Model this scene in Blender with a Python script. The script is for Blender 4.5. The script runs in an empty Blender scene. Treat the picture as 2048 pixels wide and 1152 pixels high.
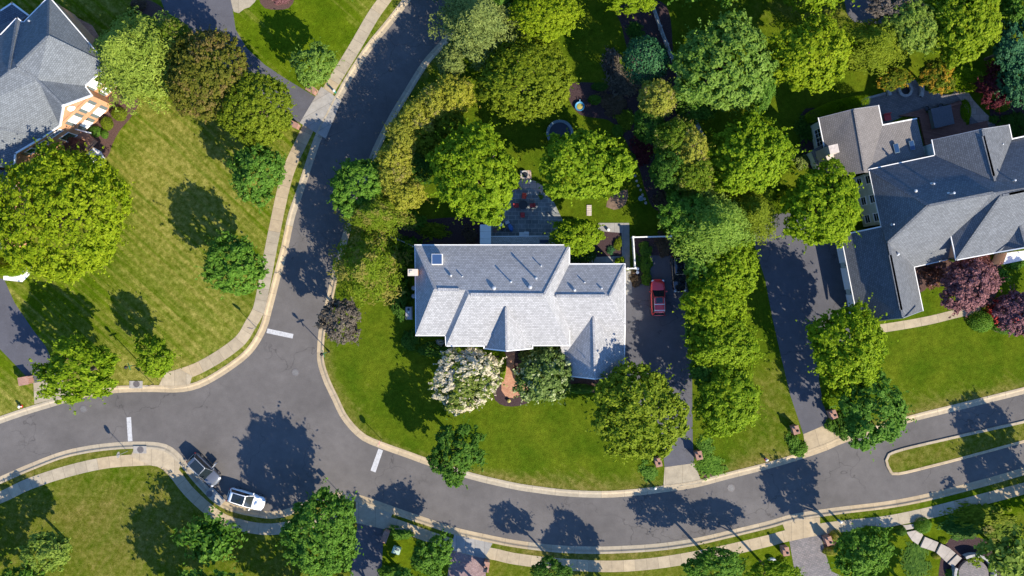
import bpy, bmesh, math, random
import numpy as np
from mathutils import Vector, Matrix
from mathutils.geometry import tessellate_polygon
R = math.radians
random.seed(7)
S = bpy.context.scene
C = S.collection
# ------------------------------------------------------------------ camera, sky, sun, exposure
H = 108.0; F = 1674.0            # camera height above the street, focal length in photo pixels
def P(px, py, z=0.0):            # a map position of the survey photo -> place in the world at height z
    k = (H - z) / F
    return Vector(((px - 1024) * k, (576 - py) * k, z))
M2 = H / F                       # metres per photo pixel on the ground
cam = bpy.data.cameras.new("camera"); camo = bpy.data.objects.new("camera", cam); C.objects.link(camo)
camo.location = (0, 0, H); camo.rotation_euler = (0, 0, 0)
cam.sensor_width = 36; cam.lens = 36 * F / 2048; cam.clip_end = 3000; cam.clip_start = 1
S.camera = camo
SUN_EL = R(34); SUN_D = Vector((0.69, -0.72, 0)).normalized()
w = bpy.data.worlds.new("World"); S.world = w; w.use_nodes = True
nt = w.node_tree
sky = nt.nodes.new("ShaderNodeTexSky"); sky.sky_type = 'NISHITA'; sky.sun_disc = False
sky.sun_elevation = SUN_EL; sky.sun_rotation = math.atan2(SUN_D.x, SUN_D.y)
sky.air_density = 1.0; sky.dust_density = 0.3; sky.ozone_density = 10.0
bg = nt.nodes["Background"]; bg.inputs[1].default_value = 0.142
nt.links.new(sky.outputs[0], bg.inputs[0])
sl = bpy.data.lights.new("sun", 'SUN'); sl.energy = 4.7; sl.angle = R(0.5); sl.color = (1.0, 0.90, 0.735)
so = bpy.data.objects.new("sun", sl); C.objects.link(so)
sv = Vector((SUN_D.x * math.cos(SUN_EL), SUN_D.y * math.cos(SUN_EL), math.sin(SUN_EL)))
so.rotation_euler = sv.to_track_quat('Z', 'Y').to_euler(); so.location = (60, -60, 60)
S.view_settings.view_transform = 'Standard'; S.view_settings.look = 'None'
S.view_settings.exposure = 1.14; S.view_settings.gamma = 1
S.render.engine = 'CYCLES'
S.cycles.max_bounces = 6; S.cycles.transparent_max_bounces = 4

# ------------------------------------------------------------------ materials
def newmat(name):
    m = bpy.data.materials.new(name); m.use_nodes = True
    return m, m.node_tree, m.node_tree.nodes["Principled BSDF"]
def N(nt, t, **kw):
    n = nt.nodes.new(t)
    for k, v in kw.items():
        if isinstance(k, str) and hasattr(n, k): setattr(n, k, v)
    return n
def L(nt, a, b): nt.links.new(a, b)
def noise(nt, vec, scale, detail=3, rough=0.6):
    n = nt.nodes.new("ShaderNodeTexNoise"); n.inputs['Scale'].default_value = scale
    n.inputs['Detail'].default_value = detail; n.inputs['Roughness'].default_value = rough
    if vec is not None: L(nt, vec, n.inputs['Vector'])
    return n.outputs['Fac']
def ramp(nt, fac, stops):
    r = nt.nodes.new("ShaderNodeValToRGB"); e = r.color_ramp.elements
    while len(e) < len(stops): e.new(0.5)
    for i, (p, c) in enumerate(stops):
        e[i].position = p; e[i].color = (c[0], c[1], c[2], 1) if hasattr(c, '__len__') else (c, c, c, 1)
    L(nt, fac, r.inputs[0]); return r.outputs[0]
def mix(nt, fac, a, b, mode='MIX'):
    n = nt.nodes.new("ShaderNodeMix"); n.data_type = 'RGBA'; n.blend_type = mode
    for s, v in ((n.inputs[0], fac), (n.inputs[6], a), (n.inputs[7], b)):
        if isinstance(v, (int, float)): s.default_value = v
        elif isinstance(v, tuple): s.default_value = (v[0], v[1], v[2], 1)
        else: L(nt, v, s)
    return n.outputs[2]
def math_(nt, op, a, b=0.0, c=0.0):
    n = nt.nodes.new("ShaderNodeMath"); n.operation = op
    for s, v in zip(n.inputs, (a, b, c)):
        if isinstance(v, (int, float)): s.default_value = v
        else: L(nt, v, s)
    return n.outputs[0]
def bump(nt, bs, h, strength=0.3, dist=0.05):
    b = nt.nodes.new("ShaderNodeBump"); b.inputs['Strength'].default_value = strength; b.inputs['Distance'].default_value = dist
    L(nt, h, b.inputs['Height']); L(nt, b.outputs[0], bs.inputs['Normal'])
def geo(nt): return nt.nodes.new("ShaderNodeNewGeometry").outputs['Position']
def uvn(nt):
    return nt.nodes.new("ShaderNodeUVMap").outputs[0]
def attr(nt, name):
    a = nt.nodes.new("ShaderNodeAttribute"); a.attribute_name = name; return a
def plain(name, col, rough=0.6, metal=0.0, var=0.12, scale=6.0, spec=0.5, coat=0.0):
    m, nt, b = newmat(name)
    tc = nt.nodes.new("ShaderNodeTexCoord").outputs['Object']
    n = noise(nt, tc, scale, 4)
    lo = tuple(c * (1 - var) for c in col); hi = tuple(min(1, c * (1 + var)) for c in col)
    L(nt, ramp(nt, n, [(0.3, lo), (0.7, hi)]), b.inputs['Base Color'])
    b.inputs['Roughness'].default_value = rough; b.inputs['Metallic'].default_value = metal
    b.inputs['Specular IOR Level'].default_value = spec; b.inputs['Coat Weight'].default_value = coat
    return m
def asphalt(name, col, patch=0.25):
    m, nt, b = newmat(name); p = geo(nt)
    fine = noise(nt, p, 9, 5, 0.75); big = noise(nt, p, 0.12, 4, 0.6); mid = noise(nt, p, 0.9, 5, 0.65)
    c = ramp(nt, big, [(0.3, tuple(x * (1 - patch) for x in col)), (0.7, tuple(x * (1 + patch) for x in col))])
    c = mix(nt, 1.0, c, ramp(nt, mid, [(0.3, 0.9), (0.72, 1.1)]), 'MULTIPLY')
    c = mix(nt, 1.0, c, ramp(nt, fine, [(0.25, 0.82), (0.75, 1.18)]), 'MULTIPLY')
    v = nt.nodes.new("ShaderNodeTexVoronoi"); v.feature = 'DISTANCE_TO_EDGE'; v.inputs['Scale'].default_value = 0.11
    wv = nt.nodes.new("ShaderNodeVectorMath"); wv.operation = 'ADD'
    nn = nt.nodes.new("ShaderNodeTexNoise"); nn.inputs['Scale'].default_value = 0.35; nn.inputs['Detail'].default_value = 5
    L(nt, p, nn.inputs['Vector'])
    sc = nt.nodes.new("ShaderNodeVectorMath"); sc.operation = 'SCALE'; sc.inputs['Scale'].default_value = 5.0
    L(nt, nn.outputs['Color'], sc.inputs[0]); L(nt, p, wv.inputs[0]); L(nt, sc.outputs[0], wv.inputs[1]); L(nt, wv.outputs[0], v.inputs['Vector'])
    crack = ramp(nt, v.outputs['Distance'], [(0.0, 1.0), (0.008, 0.0)])
    gate = ramp(nt, noise(nt, p, 0.08, 2), [(0.46, 0.0), (0.56, 0.75)])
    f = math_(nt, 'MULTIPLY', crack, gate)
    c = mix(nt, f, c, tuple(x * 0.45 for x in col))
    # long faint scuffs and pale specks of wear
    st = noise(nt, p, 2.7, 2, 0.4); c = mix(nt, ramp(nt, st, [(0.74, 0.0), (0.8, 0.35)]), c, tuple(x * 1.6 for x in col))
    L(nt, c, b.inputs['Base Color']); b.inputs['Roughness'].default_value = 0.92; b.inputs['Specular IOR Level'].default_value = 0.25
    bump(nt, b, fine, 0.35, 0.02)
    return m
def concrete(name, col, joint=1.5, var=0.12):
    m, nt, b = newmat(name); p = geo(nt); uv = uvn(nt)
    sep = nt.nodes.new("ShaderNodeSeparateXYZ"); L(nt, uv, sep.inputs[0])
    cell = math_(nt, 'FLOOR', math_(nt, 'DIVIDE', sep.outputs[0], joint))
    wn = nt.nodes.new("ShaderNodeTexWhiteNoise"); wn.noise_dimensions = '1D'; L(nt, cell, wn.inputs['W'])
    cell2 = math_(nt, 'FLOOR', math_(nt, 'DIVIDE', sep.outputs[0], joint * 7))
    wn2 = nt.nodes.new("ShaderNodeTexWhiteNoise"); wn2.noise_dimensions = '1D'; L(nt, cell2, wn2.inputs['W'])
    c = ramp(nt, wn.outputs['Value'], [(0.0, tuple(x * (1 - var) for x in col)), (1.0, tuple(x * (1 + var * 0.6) for x in col))])
    c = mix(nt, 1.0, c, ramp(nt, wn2.outputs['Value'], [(0.0, (0.9, 0.94, 1.0)), (0.5, (1.0, 1.0, 1.0)), (1.0, (1.04, 0.98, 0.88))]), 'MULTIPLY')
    c = mix(nt, 1.0, c, ramp(nt, noise(nt, p, 1.1, 6, 0.75), [(0.3, 0.76), (0.66, 1.08)]), 'MULTIPLY')
    c = mix(nt, 1.0, c, ramp(nt, noise(nt, p, 14, 3, 0.7), [(0.3, 0.9), (0.7, 1.08)]), 'MULTIPLY')
    fr = math_(nt, 'FRACT', math_(nt, 'DIVIDE', sep.outputs[0], joint))
    d = math_(nt, 'ABSOLUTE', math_(nt, 'SUBTRACT', fr, 0.5))
    j = math_(nt, 'GREATER_THAN', d, 0.5 - 0.03 / joint)
    c = mix(nt, math_(nt, 'MULTIPLY', j, 0.55), c, tuple(x * 0.4 for x in col))
    L(nt, c, b.inputs['Base Color']); b.inputs['Roughness'].default_value = 0.9; b.inputs['Specular IOR Level'].default_value = 0.3
    return m
def bricks(name, c1, c2, mortar, sx=0.4, sy=0.2, ms=0.02, uv=True, rough=0.85, var=(0.85, 1.15), rot=0):
    m, nt, b = newmat(name)
    v = uvn(nt) if uv else geo(nt)
    if rot:
        mp = nt.nodes.new("ShaderNodeMapping"); mp.inputs['Rotation'].default_value = (0, 0, rot); L(nt, v, mp.inputs[0]); v = mp.outputs[0]
    t = nt.nodes.new("ShaderNodeTexBrick"); L(nt, v, t.inputs['Vector'])
    t.inputs['Scale'].default_value = 1.0; t.inputs['Brick Width'].default_value = sx; t.inputs['Row Height'].default_value = sy
    t.inputs['Mortar Size'].default_value = ms; t.inputs['Mortar Smooth'].default_value = 0.3
    for s, c in (('Color1', c1), ('Color2', c2), ('Mortar', mortar)): t.inputs[s].default_value = (*c, 1)
    p = geo(nt)
    c = mix(nt, 1.0, t.outputs['Color'], ramp(nt, noise(nt, p, 0.7, 5, 0.65), [(0.3, var[0]), (0.7, var[1])]), 'MULTIPLY')
    c = mix(nt, 1.0, c, ramp(nt, noise(nt, p, 11, 3, 0.7), [(0.3, 0.85), (0.7, 1.15)]), 'MULTIPLY')
    L(nt, c, b.inputs['Base Color']); b.inputs['Roughness'].default_value = rough; b.inputs['Specular IOR Level'].default_value = 0.25
    bump(nt, b, t.outputs['Fac'], -0.4, 0.02)
    return m
def shingles(name, col, var=0.17):
    d = tuple(c * (1 - var) for c in col); h = tuple(c * (1 + var * 0.9) for c in col)
    return bricks(name, d, h, tuple(c * 0.50 for c in col), 0.30, 0.22, 0.022, True, 0.9, (0.93, 1.07))
def grass(name, ga, gb, dry, dryd, sdir, samp, nf=1.0):
    m, nt, b = newmat(name); p = geo(nt)
    at = attr(nt, "dry").outputs['Fac']
    n1 = noise(nt, p, 0.23, 5, 0.62); n2 = noise(nt, p, 1.6, 5, 0.7); n3 = noise(nt, p, 7.0, 4, 0.8)
    g = ramp(nt, n1, [(0.35, ga), (0.68, gb)])
    dd = ramp(nt, n2, [(0.35, dryd), (0.7, dry)])
    f = math_(nt, 'ADD', at, math_(nt, 'MULTIPLY', math_(nt, 'SUBTRACT', n1, 0.5), 1.3 * nf))
    f = math_(nt, 'ADD', f, math_(nt, 'MULTIPLY', math_(nt, 'SUBTRACT', n2, 0.5), 0.9 * nf))
    # mower stripes: pressed bands along the mowing direction
    mp = nt.nodes.new("ShaderNodeMapping"); mp.inputs['Rotation'].default_value = (0, 0, sdir); L(nt, p, mp.inputs[0])
    mp.vector_type = 'POINT'
    wv = nt.nodes.new("ShaderNodeTexWave"); wv.wave_type = 'BANDS'; wv.bands_direction = 'X'; wv.inputs['Scale'].default_value = 0.30
    wv.inputs['Distortion'].default_value = 1.2; wv.inputs['Detail'].default_value = 2; wv.inputs['Detail Scale'].default_value = 0.4
    L(nt, mp.outputs[0], wv.inputs[0])
    mp2 = nt.nodes.new("ShaderNodeMapping"); mp2.inputs['Scale'].default_value = (1.7, 0.05, 1); L(nt, mp.outputs[0], mp2.inputs[0])
    streak = noise(nt, mp2.outputs[0], 1.0, 4, 0.6)
    f = math_(nt, 'ADD', f, math_(nt, 'MULTIPLY', math_(nt, 'SUBTRACT', streak, 0.5), samp * 2.2))
    f = math_(nt, 'ADD', f, math_(nt, 'MULTIPLY', math_(nt, 'SUBTRACT', wv.outputs['Fac'], 0.5), samp * 0.22))
    fm = nt.nodes.new("ShaderNodeClamp"); L(nt, f, fm.inputs[0])
    c = mix(nt, fm.outputs[0], g, dd)
    c = mix(nt, 1.0, c, ramp(nt, n2, [(0.3, 0.74), (0.7, 1.25)]), 'MULTIPLY')
    c = mix(nt, 1.0, c, ramp(nt, n3, [(0.28, 0.6), (0.72, 1.4)]), 'MULTIPLY')
    L(nt, c, b.inputs['Base Color']); b.inputs['Roughness'].default_value = 0.95; b.inputs['Specular IOR Level'].default_value = 0.0
    bump(nt, b, n3, 0.7, 0.09)
    return m
def leafmat(name, ca, cb, cc=None, thr=0.6, transl=0.42, vv=0.35, cfac=0.4):
    """ca/cb: dark and light leaf colour, cc: blossom or new-growth colour on part of the clumps"""
    m, nt, b = newmat(name)
    v = attr(nt, "lv").outputs['Fac']; cl = attr(nt, "cv").outputs['Fac']
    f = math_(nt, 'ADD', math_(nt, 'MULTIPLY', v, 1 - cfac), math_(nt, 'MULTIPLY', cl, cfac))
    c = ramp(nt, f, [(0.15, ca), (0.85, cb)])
    if cc:
        g = math_(nt, 'ADD', math_(nt, 'MULTIPLY', v, 0.2), math_(nt, 'MULTIPLY', cl, 0.8))
        c = mix(nt, ramp(nt, g, [(thr - 0.06, 0.0), (thr + 0.06, 1.0)]), c, cc)
    oi = nt.nodes.new("ShaderNodeObjectInfo").outputs['Random']
    c = mix(nt, 1.0, c, ramp(nt, oi, [(0.0, (0.94, 0.97, 1.1)), (1.0, (1.05, 1.04, 0.9))]), 'MULTIPLY')
    L(nt, c, b.inputs['Base Color']); b.inputs['Roughness'].default_value = 0.6; b.inputs['Specular IOR Level'].default_value = 0.08
    t = nt.nodes.new("ShaderNodeBsdfTranslucent"); L(nt, mix(nt, 1.0, c, (1.0, 1.1, 0.5), 'MULTIPLY'), t.inputs[0])
    ms = nt.nodes.new("ShaderNodeMixShader"); ms.inputs[0].default_value = transl
    L(nt, b.outputs[0], ms.inputs[1]); L(nt, t.outputs[0], ms.inputs[2])
    L(nt, ms.outputs[0], nt.nodes["Material Output"].inputs[0])
    return m
def glassy(name, col, rough=0.08):
    m, nt, b = newmat(name); b.inputs['Base Color'].default_value = (*col, 1); b.inputs['Roughness'].default_value = rough
    b.inputs['Specular IOR Level'].default_value = 0.8
    return m
def worn_paint():
    m, nt, b = newmat("road_paint"); p = geo(nt)
    n = noise(nt, p, 3.5, 6, 0.8); n2 = noise(nt, p, 14, 4, 0.8)
    f = math_(nt, 'ADD', math_(nt, 'MULTIPLY', n, 0.6), math_(nt, 'MULTIPLY', n2, 0.4))
    L(nt, ramp(nt, f, [(0.36, (0.16, 0.15, 0.145)), (0.44, (0.34, 0.34, 0.34)), (0.62, (0.50, 0.50, 0.495))]), b.inputs['Base Color']); b.inputs['Roughness'].default_value = 0.8
    return m
MT = dict(
    asphalt=asphalt("asphalt", (0.104, 0.096, 0.091), 0.18), drive=asphalt("drive_asphalt", (0.082, 0.082, 0.094), 0.14),
    kerb=concrete("kerb_concrete", (0.38, 0.312, 0.215), 3.0, 0.10), walk=concrete("walk_concrete", (0.365, 0.30, 0.205), 1.5, 0.12),
    white_walk=concrete("pale_concrete", (0.72, 0.71, 0.69), 1.5, 0.05), apron=concrete("apron_concrete", (0.35, 0.29, 0.20), 2.2, 0.06),
    grey_conc=concrete("grey_concrete", (0.30, 0.28, 0.25), 1.2, 0.1), garden_path=concrete("garden_path_concrete", (0.36, 0.33, 0.30), 2.4, 0.1),
    grass_w=grass("grass_west", (0.050, 0.088, 0.003), (0.086, 0.124, 0.005), (0.225, 0.200, 0.052), (0.125, 0.132, 0.016), R(-48), 1.15, 0.6),
    grass_m=grass("grass_main", (0.045, 0.080, 0.004), (0.086, 0.113, 0.007), (0.170, 0.142, 0.045), (0.10, 0.098, 0.014), R(-50), 0.45),
    grass_s=grass("grass_south", (0.050, 0.086, 0.003), (0.088, 0.118, 0.006), (0.160, 0.130, 0.042), (0.100, 0.090, 0.016), R(30), 0.25),
    roof_main=shingles("roof_shingle_silver", (0.308, 0.306, 0.304)), roof_east=shingles("roof_shingle_slate", (0.120, 0.128, 0.139)),
    roof_west=shingles("roof_shingle_grey", (0.135, 0.148, 0.160)), roof_tan=shingles("roof_shingle_tan", (0.18, 0.165, 0.155), 0.10),
    roof_shaded=shingles("roof_shingle_shaded", (0.10, 0.11, 0.13)),  # grey shingle toned darker and bluer to carry the house's shadow
    brick=bricks("brick_wall", (0.42, 0.19, 0.09), (0.48, 0.24, 0.12), (0.34, 0.26, 0.2), 0.22, 0.075, 0.008),
    pier=bricks("pier_brick", (0.26, 0.12, 0.085), (0.32, 0.16, 0.11), (0.30, 0.24, 0.2), 0.22, 0.11, 0.012, uv=False),
    brickpath=bricks("path_brick", (0.36, 0.17, 0.10), (0.45, 0.24, 0.15), (0.22, 0.13, 0.09), 0.24, 0.13, 0.012, uv=False),
    pavers=bricks("paver_purple", (0.20, 0.13, 0.13), (0.27, 0.19, 0.18), (0.13, 0.10, 0.10), 0.3, 0.2, 0.015, uv=False, rot=R(20)),
    pavers_grey=bricks("paver_grey", (0.14, 0.13, 0.13), (0.20, 0.175, 0.17), (0.10, 0.095, 0.09), 0.35, 0.22, 0.02, uv=False, rot=R(-15)),  # darkened to carry the tree shade over the lower patio and driveway
    flag=bricks("flagstone_slate", (0.13, 0.145, 0.15), (0.21, 0.225, 0.225), (0.32, 0.32, 0.30), 0.85, 0.55, 0.035, uv=False, var=(0.7, 1.3)),
    flag_pink=bricks("flagstone_pink", (0.36, 0.26, 0.22), (0.44, 0.34, 0.29), (0.2, 0.17, 0.15), 0.9, 0.8, 0.03, uv=False),
    deck=bricks("deck_boards", (0.17, 0.075, 0.055), (0.22, 0.10, 0.075), (0.07, 0.03, 0.03), 3.6, 0.16, 0.015, uv=False, rot=R(12)),
    siding=bricks("cream_siding", (0.62, 0.60, 0.52), (0.66, 0.64, 0.56), (0.42, 0.41, 0.36), 6.0, 0.2, 0.012),
    siding_green=bricks("pale_green_siding", (0.44, 0.50, 0.46), (0.48, 0.54, 0.49), (0.30, 0.34, 0.32), 6.0, 0.2, 0.012),
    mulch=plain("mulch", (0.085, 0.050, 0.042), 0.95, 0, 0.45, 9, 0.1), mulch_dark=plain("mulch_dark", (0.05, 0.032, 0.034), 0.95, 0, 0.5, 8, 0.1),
    soil=plain("bare_soil", (0.15, 0.105, 0.075), 0.95, 0, 0.3, 4, 0.1),
    white=plain("white_paint", (0.74, 0.74, 0.72), 0.5, 0, 0.05, 3), trim=plain("white_trim", (0.72, 0.71, 0.68), 0.45, 0, 0.06, 3),
    marking=worn_paint(), grey=plain("grey_metal", (0.30, 0.30, 0.31), 0.45, 0.3, 0.1),
    manhole=plain("manhole_lid", (0.135, 0.13, 0.125), 0.7, 0.1, 0.25), iron=plain("cast_iron", (0.13, 0.115, 0.11), 0.6, 0.3, 0.25), black=plain("black_paint", (0.018, 0.018, 0.02), 0.4), rubber=plain("rubber", (0.02, 0.02, 0.02), 0.85),
    fence_grey=plain("weathered_wood", (0.26, 0.27, 0.27), 0.85, 0, 0.25, 4), bark=plain("bark", (0.10, 0.075, 0.055), 0.95, 0, 0.35, 8, 0.1),
    shutter=plain("shutter_grey", (0.10, 0.125, 0.125), 0.6), vent=plain("vent_metal", (0.40, 0.42, 0.44), 0.45, 0.3, 0.1),
    red=plain("red_cushion_sunlit", (0.75, 0.08, 0.04), 0.75), red_shaded=plain("red_cushion_shaded", (0.48, 0.05, 0.05), 0.8),  # one cushion red in two tones, sunlit and darkened for shade
    glass=glassy("dark_glass", (0.012, 0.018, 0.022)), glass_blue=glassy("skylight_glass", (0.035, 0.07, 0.15), 0.12),
    glass_green=glassy("green_glass", (0.02, 0.08, 0.05), 0.15), skyg=glassy("skylight_blue", (0.012, 0.04, 0.10), 0.3),
    car_red=plain("car_paint_red", (0.62, 0.03, 0.04), 0.28, 0.25, 0.04, 2, 0.6, 0.8), car_white=plain("car_paint_white", (0.80, 0.80, 0.79), 0.25, 0, 0.02, 2, 0.5, 0.8),
    car_grey=plain("car_paint_grey", (0.115, 0.125, 0.145), 0.3, 0.35, 0.04, 2, 0.6, 0.8), car_black=plain("car_paint_black", (0.012, 0.014, 0.02), 0.18, 0.1, 0.04, 2, 0.7, 1.0),
    lamp=glassy("headlamp_glass", (0.65, 0.66, 0.68), 0.15), tail=glassy("tail_lamp", (0.35, 0.01, 0.01), 0.2), rim=plain("wheel_rim", (0.42, 0.42, 0.43), 0.35, 0.8, 0.05),
    sign_red=plain("sign_red", (0.42, 0.02, 0.02), 0.45), teal=plain("teal_plastic", (0.015, 0.20, 0.15), 0.5), green=plain("green_plastic", (0.02, 0.20, 0.09), 0.5),
    box_green=plain("pale_green_metal", (0.33, 0.43, 0.35), 0.55), pool_blue=plain("blue_plastic", (0.04, 0.20, 0.36), 0.45), yellow=plain("yellow_stuff", (0.30, 0.26, 0.06), 0.7),
    mat_dark=plain("trampoline_mat", (0.02, 0.025, 0.045), 0.7), tarp=plain("blue_cover", (0.04, 0.13, 0.36), 0.6), spa=plain("spa_cover", (0.085, 0.085, 0.10), 0.7, 0, 0.2),
    stone=plain("stone_wall", (0.30, 0.29, 0.28), 0.85, 0, 0.3, 3), pale_stone=plain("pale_stone", (0.44, 0.38, 0.33), 0.85, 0, 0.2, 3), clay=plain("clay_pot", (0.20, 0.12, 0.09), 0.8),
    tan_cap=plain("cap_stone", (0.48, 0.42, 0.34), 0.8), blue_grey=plain("blue_grey_roof_metal", (0.12, 0.17, 0.20), 0.5), seat=plain("car_interior", (0.05, 0.05, 0.055), 0.8),
    white_frame=plain("bright_frame", (0.78, 0.78, 0.78), 0.5, 0, 0.03), blind=plain("white_blind", (0.76, 0.77, 0.78), 0.6, 0, 0.03),
)

# ------------------------------------------------------------------ helpers
def tag(o, label=None, cat=None, group=None, kind=None):
    if label: o['label'] = label
    if cat: o['category'] = cat
    if group: o['group'] = group
    if kind: o['kind'] = kind
    return o
def empty(name, loc=(0, 0, 0), label=None, cat=None, group=None, rz=0):
    o = bpy.data.objects.new(name, None); C.objects.link(o); o.location = loc; o.rotation_euler = (0, 0, rz)
    o.empty_display_size = 0.3
    return tag(o, label, cat, group)
class MB:
    def __init__(s): s.v = []; s.f = []; s.uv = []; s.smooth = False
    def face(s, pts, uv=None):
        b = len(s.v); s.v += [Vector(p) for p in pts]; s.f.append(tuple(range(b, b + len(pts)))); s.uv.append(uv)
    def box(s, c, d, rz=0, rx=0):
        m = Matrix.Translation(Vector(c)) @ Matrix.Rotation(rz, 4, 'Z') @ Matrix.Rotation(rx, 4, 'X')
        x, y, z = d[0] / 2, d[1] / 2, d[2] / 2
        q = [m @ Vector(t) for t in ((-x, -y, -z), (x, -y, -z), (x, y, -z), (-x, y, -z), (-x, -y, z), (x, -y, z), (x, y, z), (-x, y, z))]
        for f in ((3, 2, 1, 0), (4, 5, 6, 7), (0, 1, 5, 4), (1, 2, 6, 5), (2, 3, 7, 6), (3, 0, 4, 7)): s.face([q[i] for i in f])
        return s
    def seg(s, a, b, wd, ht):     # a bar from a to b, its top at the points' height
        a = Vector(a); b = Vector(b); d = b - a
        if d.length < 1e-6: return s
        u = d.normalized(); side = u.cross(Vector((0, 0, 1)))
        side = side.normalized() if side.length > 1e-4 else Vector((1, 0, 0))
        up = side.cross(u).normalized() * ht; side = side * wd / 2
        q = [a - side - up, a + side - up, a + side, a - side, b - side - up, b + side - up, b + side, b - side]
        for f in ((0, 1, 2, 3), (7, 6, 5, 4), (4, 5, 1, 0), (5, 6, 2, 1), (6, 7, 3, 2), (7, 4, 0, 3)): s.face([q[i] for i in f])
        return s
    def cyl(s, a, b, r0, r1=None, n=12, cap=True):
        r1 = r0 if r1 is None else r1
        a = Vector(a); b = Vector(b); d = (b - a).normalized()
        u = d.orthogonal().normalized(); v = d.cross(u)
        ra = [a + (u * math.cos(t) + v * math.sin(t)) * r0 for t in [2 * math.pi * i / n for i in range(n)]]
        rb = [b + (u * math.cos(t) + v * math.sin(t)) * r1 for t in [2 * math.pi * i / n for i in range(n)]]
        for i in range(n):
            j = (i + 1) % n; s.face([ra[i], ra[j], rb[j], rb[i]])
        if cap: s.face(ra[::-1]); s.face(rb)
        return s
    def lathe(s, c, prof, n=16):  # prof: list of (r, z)
        c = Vector(c)
        rings = [[c + Vector((r * math.cos(2 * math.pi * i / n), r * math.sin(2 * math.pi * i / n), z)) for i in range(n)] for r, z in prof]
        for k in range(len(rings) - 1):
            for i in range(n):
                j = (i + 1) % n; s.face([rings[k][i], rings[k][j], rings[k + 1][j], rings[k + 1][i]])
        return s
    def prism(s, pts, z0, z1):
        pts = [Vector((p[0], p[1], 0)) for p in pts]
        if sum(pts[i].x * pts[(i + 1) % len(pts)].y - pts[(i + 1) % len(pts)].x * pts[i].y for i in range(len(pts))) < 0: pts = pts[::-1]
        n = len(pts)
        s.face([(p.x, p.y, z1) for p in pts])
        acc = 0
        for i in range(n):
            a, b = pts[i], pts[(i + 1) % n]; l = (b - a).length
            s.face([(a.x, a.y, z0), (b.x, b.y, z0), (b.x, b.y, z1), (a.x, a.y, z1)], [(acc, z0), (acc + l, z0), (acc + l, z1), (acc, z1)])
            acc += l
        return s
    def build(s, name, mat, parent=None, smooth=False, weld=False):
        me = bpy.data.meshes.new(name)
        off = parent.location.copy() if (parent is not None and parent.get('_w')) else Vector((0, 0, 0))
        me.from_pydata([tuple(v - off) for v in s.v], [], s.f)
        uvl = me.uv_layers.new(name="UVMap")
        for poly, fuv in zip(me.polygons, s.uv):
            if fuv:
                for li, q in zip(poly.loop_indices, fuv): uvl.data[li].uv = q
            else:
                n = poly.normal
                u = Vector((0, 0, 1)).cross(n)
                u = u.normalized() if u.length > 1e-3 else Vector((1, 0, 0))
                v = n.cross(u)
                for li in poly.loop_indices:
                    co = me.vertices[me.loops[li].vertex_index].co + off
                    uvl.data[li].uv = (co.dot(u), co.dot(v))
        if weld:
            bm = bmesh.new(); bm.from_mesh(me); bmesh.ops.remove_doubles(bm, verts=bm.verts, dist=0.002); bm.to_mesh(me); bm.free()
        if smooth:
            me.shade_smooth()
        me.materials.append(mat)
        o = bpy.data.objects.new(name, me); C.objects.link(o)
        if parent is not None: o.parent = parent
        return o
def wroot(name, loc, label, cat, group=None):   # root whose parts are given in world coordinates
    o = empty(name, loc, label, cat, group); o['_w'] = 1
    return o
def center_mesh(o):              # put a single-mesh thing's origin at its base
    vs = [v.co for v in o.data.vertices]
    c = Vector((sum(v.x for v in vs) / len(vs), sum(v.y for v in vs) / len(vs), min(v.z for v in vs)))
    o.data.transform(Matrix.Translation(-c)); o.location = c
    return o
def smooth_line(pts, step=0.8, closed=False):
    p = [Vector((q[0], q[1], 0)) for q in pts]; out = []
    n = len(p)
    for i in range(n if closed else n - 1):
        a, b, c, d = (p[(i - 1) % n] if closed or i > 0 else p[0] * 2 - p[1]), p[i], p[(i + 1) % n], (p[(i + 2) % n] if closed or i + 2 < n else p[-1] * 2 - p[-2])
        k = max(1, int((c - b).length / step))
        for j in range(k):
            t = j / k
            out.append(0.5 * ((2 * b) + (c - a) * t + (2 * a - 5 * b + 4 * c - d) * t * t + (3 * b - a - 3 * c + d) * t ** 3))
    if not closed: out.append(p[-1])
    return out
def normals(line, closed=False):
    n = len(line); r = []
    for i in range(n):
        a = line[(i - 1) % n] if closed or i > 0 else line[i]; b = line[(i + 1) % n] if closed or i < n - 1 else line[i]
        t = (b - a).normalized(); r.append(Vector((-t.y, t.x, 0)))
    return r
def offset(line, d, closed=False): return [p + n * d for p, n in zip(line, normals(line, closed))]
def sweep(line, prof, closed=False):   # prof: [(offset to the left, z)]
    m = MB(); ns = normals(line, closed); n = len(line); acc = 0
    for i in range(n if closed else n - 1):
        j = (i + 1) % n; l = (line[j] - line[i]).length
        for (o0, z0), (o1, z1) in zip(prof, prof[1:]):
            a, b, c, d = line[i] + ns[i] * o0, line[j] + ns[j] * o0, line[j] + ns[j] * o1, line[i] + ns[i] * o1
            q = [(a.x, a.y, z0), (b.x, b.y, z0), (c.x, c.y, z1), (d.x, d.y, z1)]
            uv = [(acc, o0), (acc + l, o0), (acc + l, o1), (acc, o1)]
            if (Vector(q[1]) - Vector(q[0])).cross(Vector(q[3]) - Vector(q[0])).z < 0: q = q[::-1]; uv = uv[::-1]
            m.face(q, uv)
        acc += l
    return m
def px(*pts, z=0.0): return [P(x, y, z) for x, y in pts]
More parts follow.
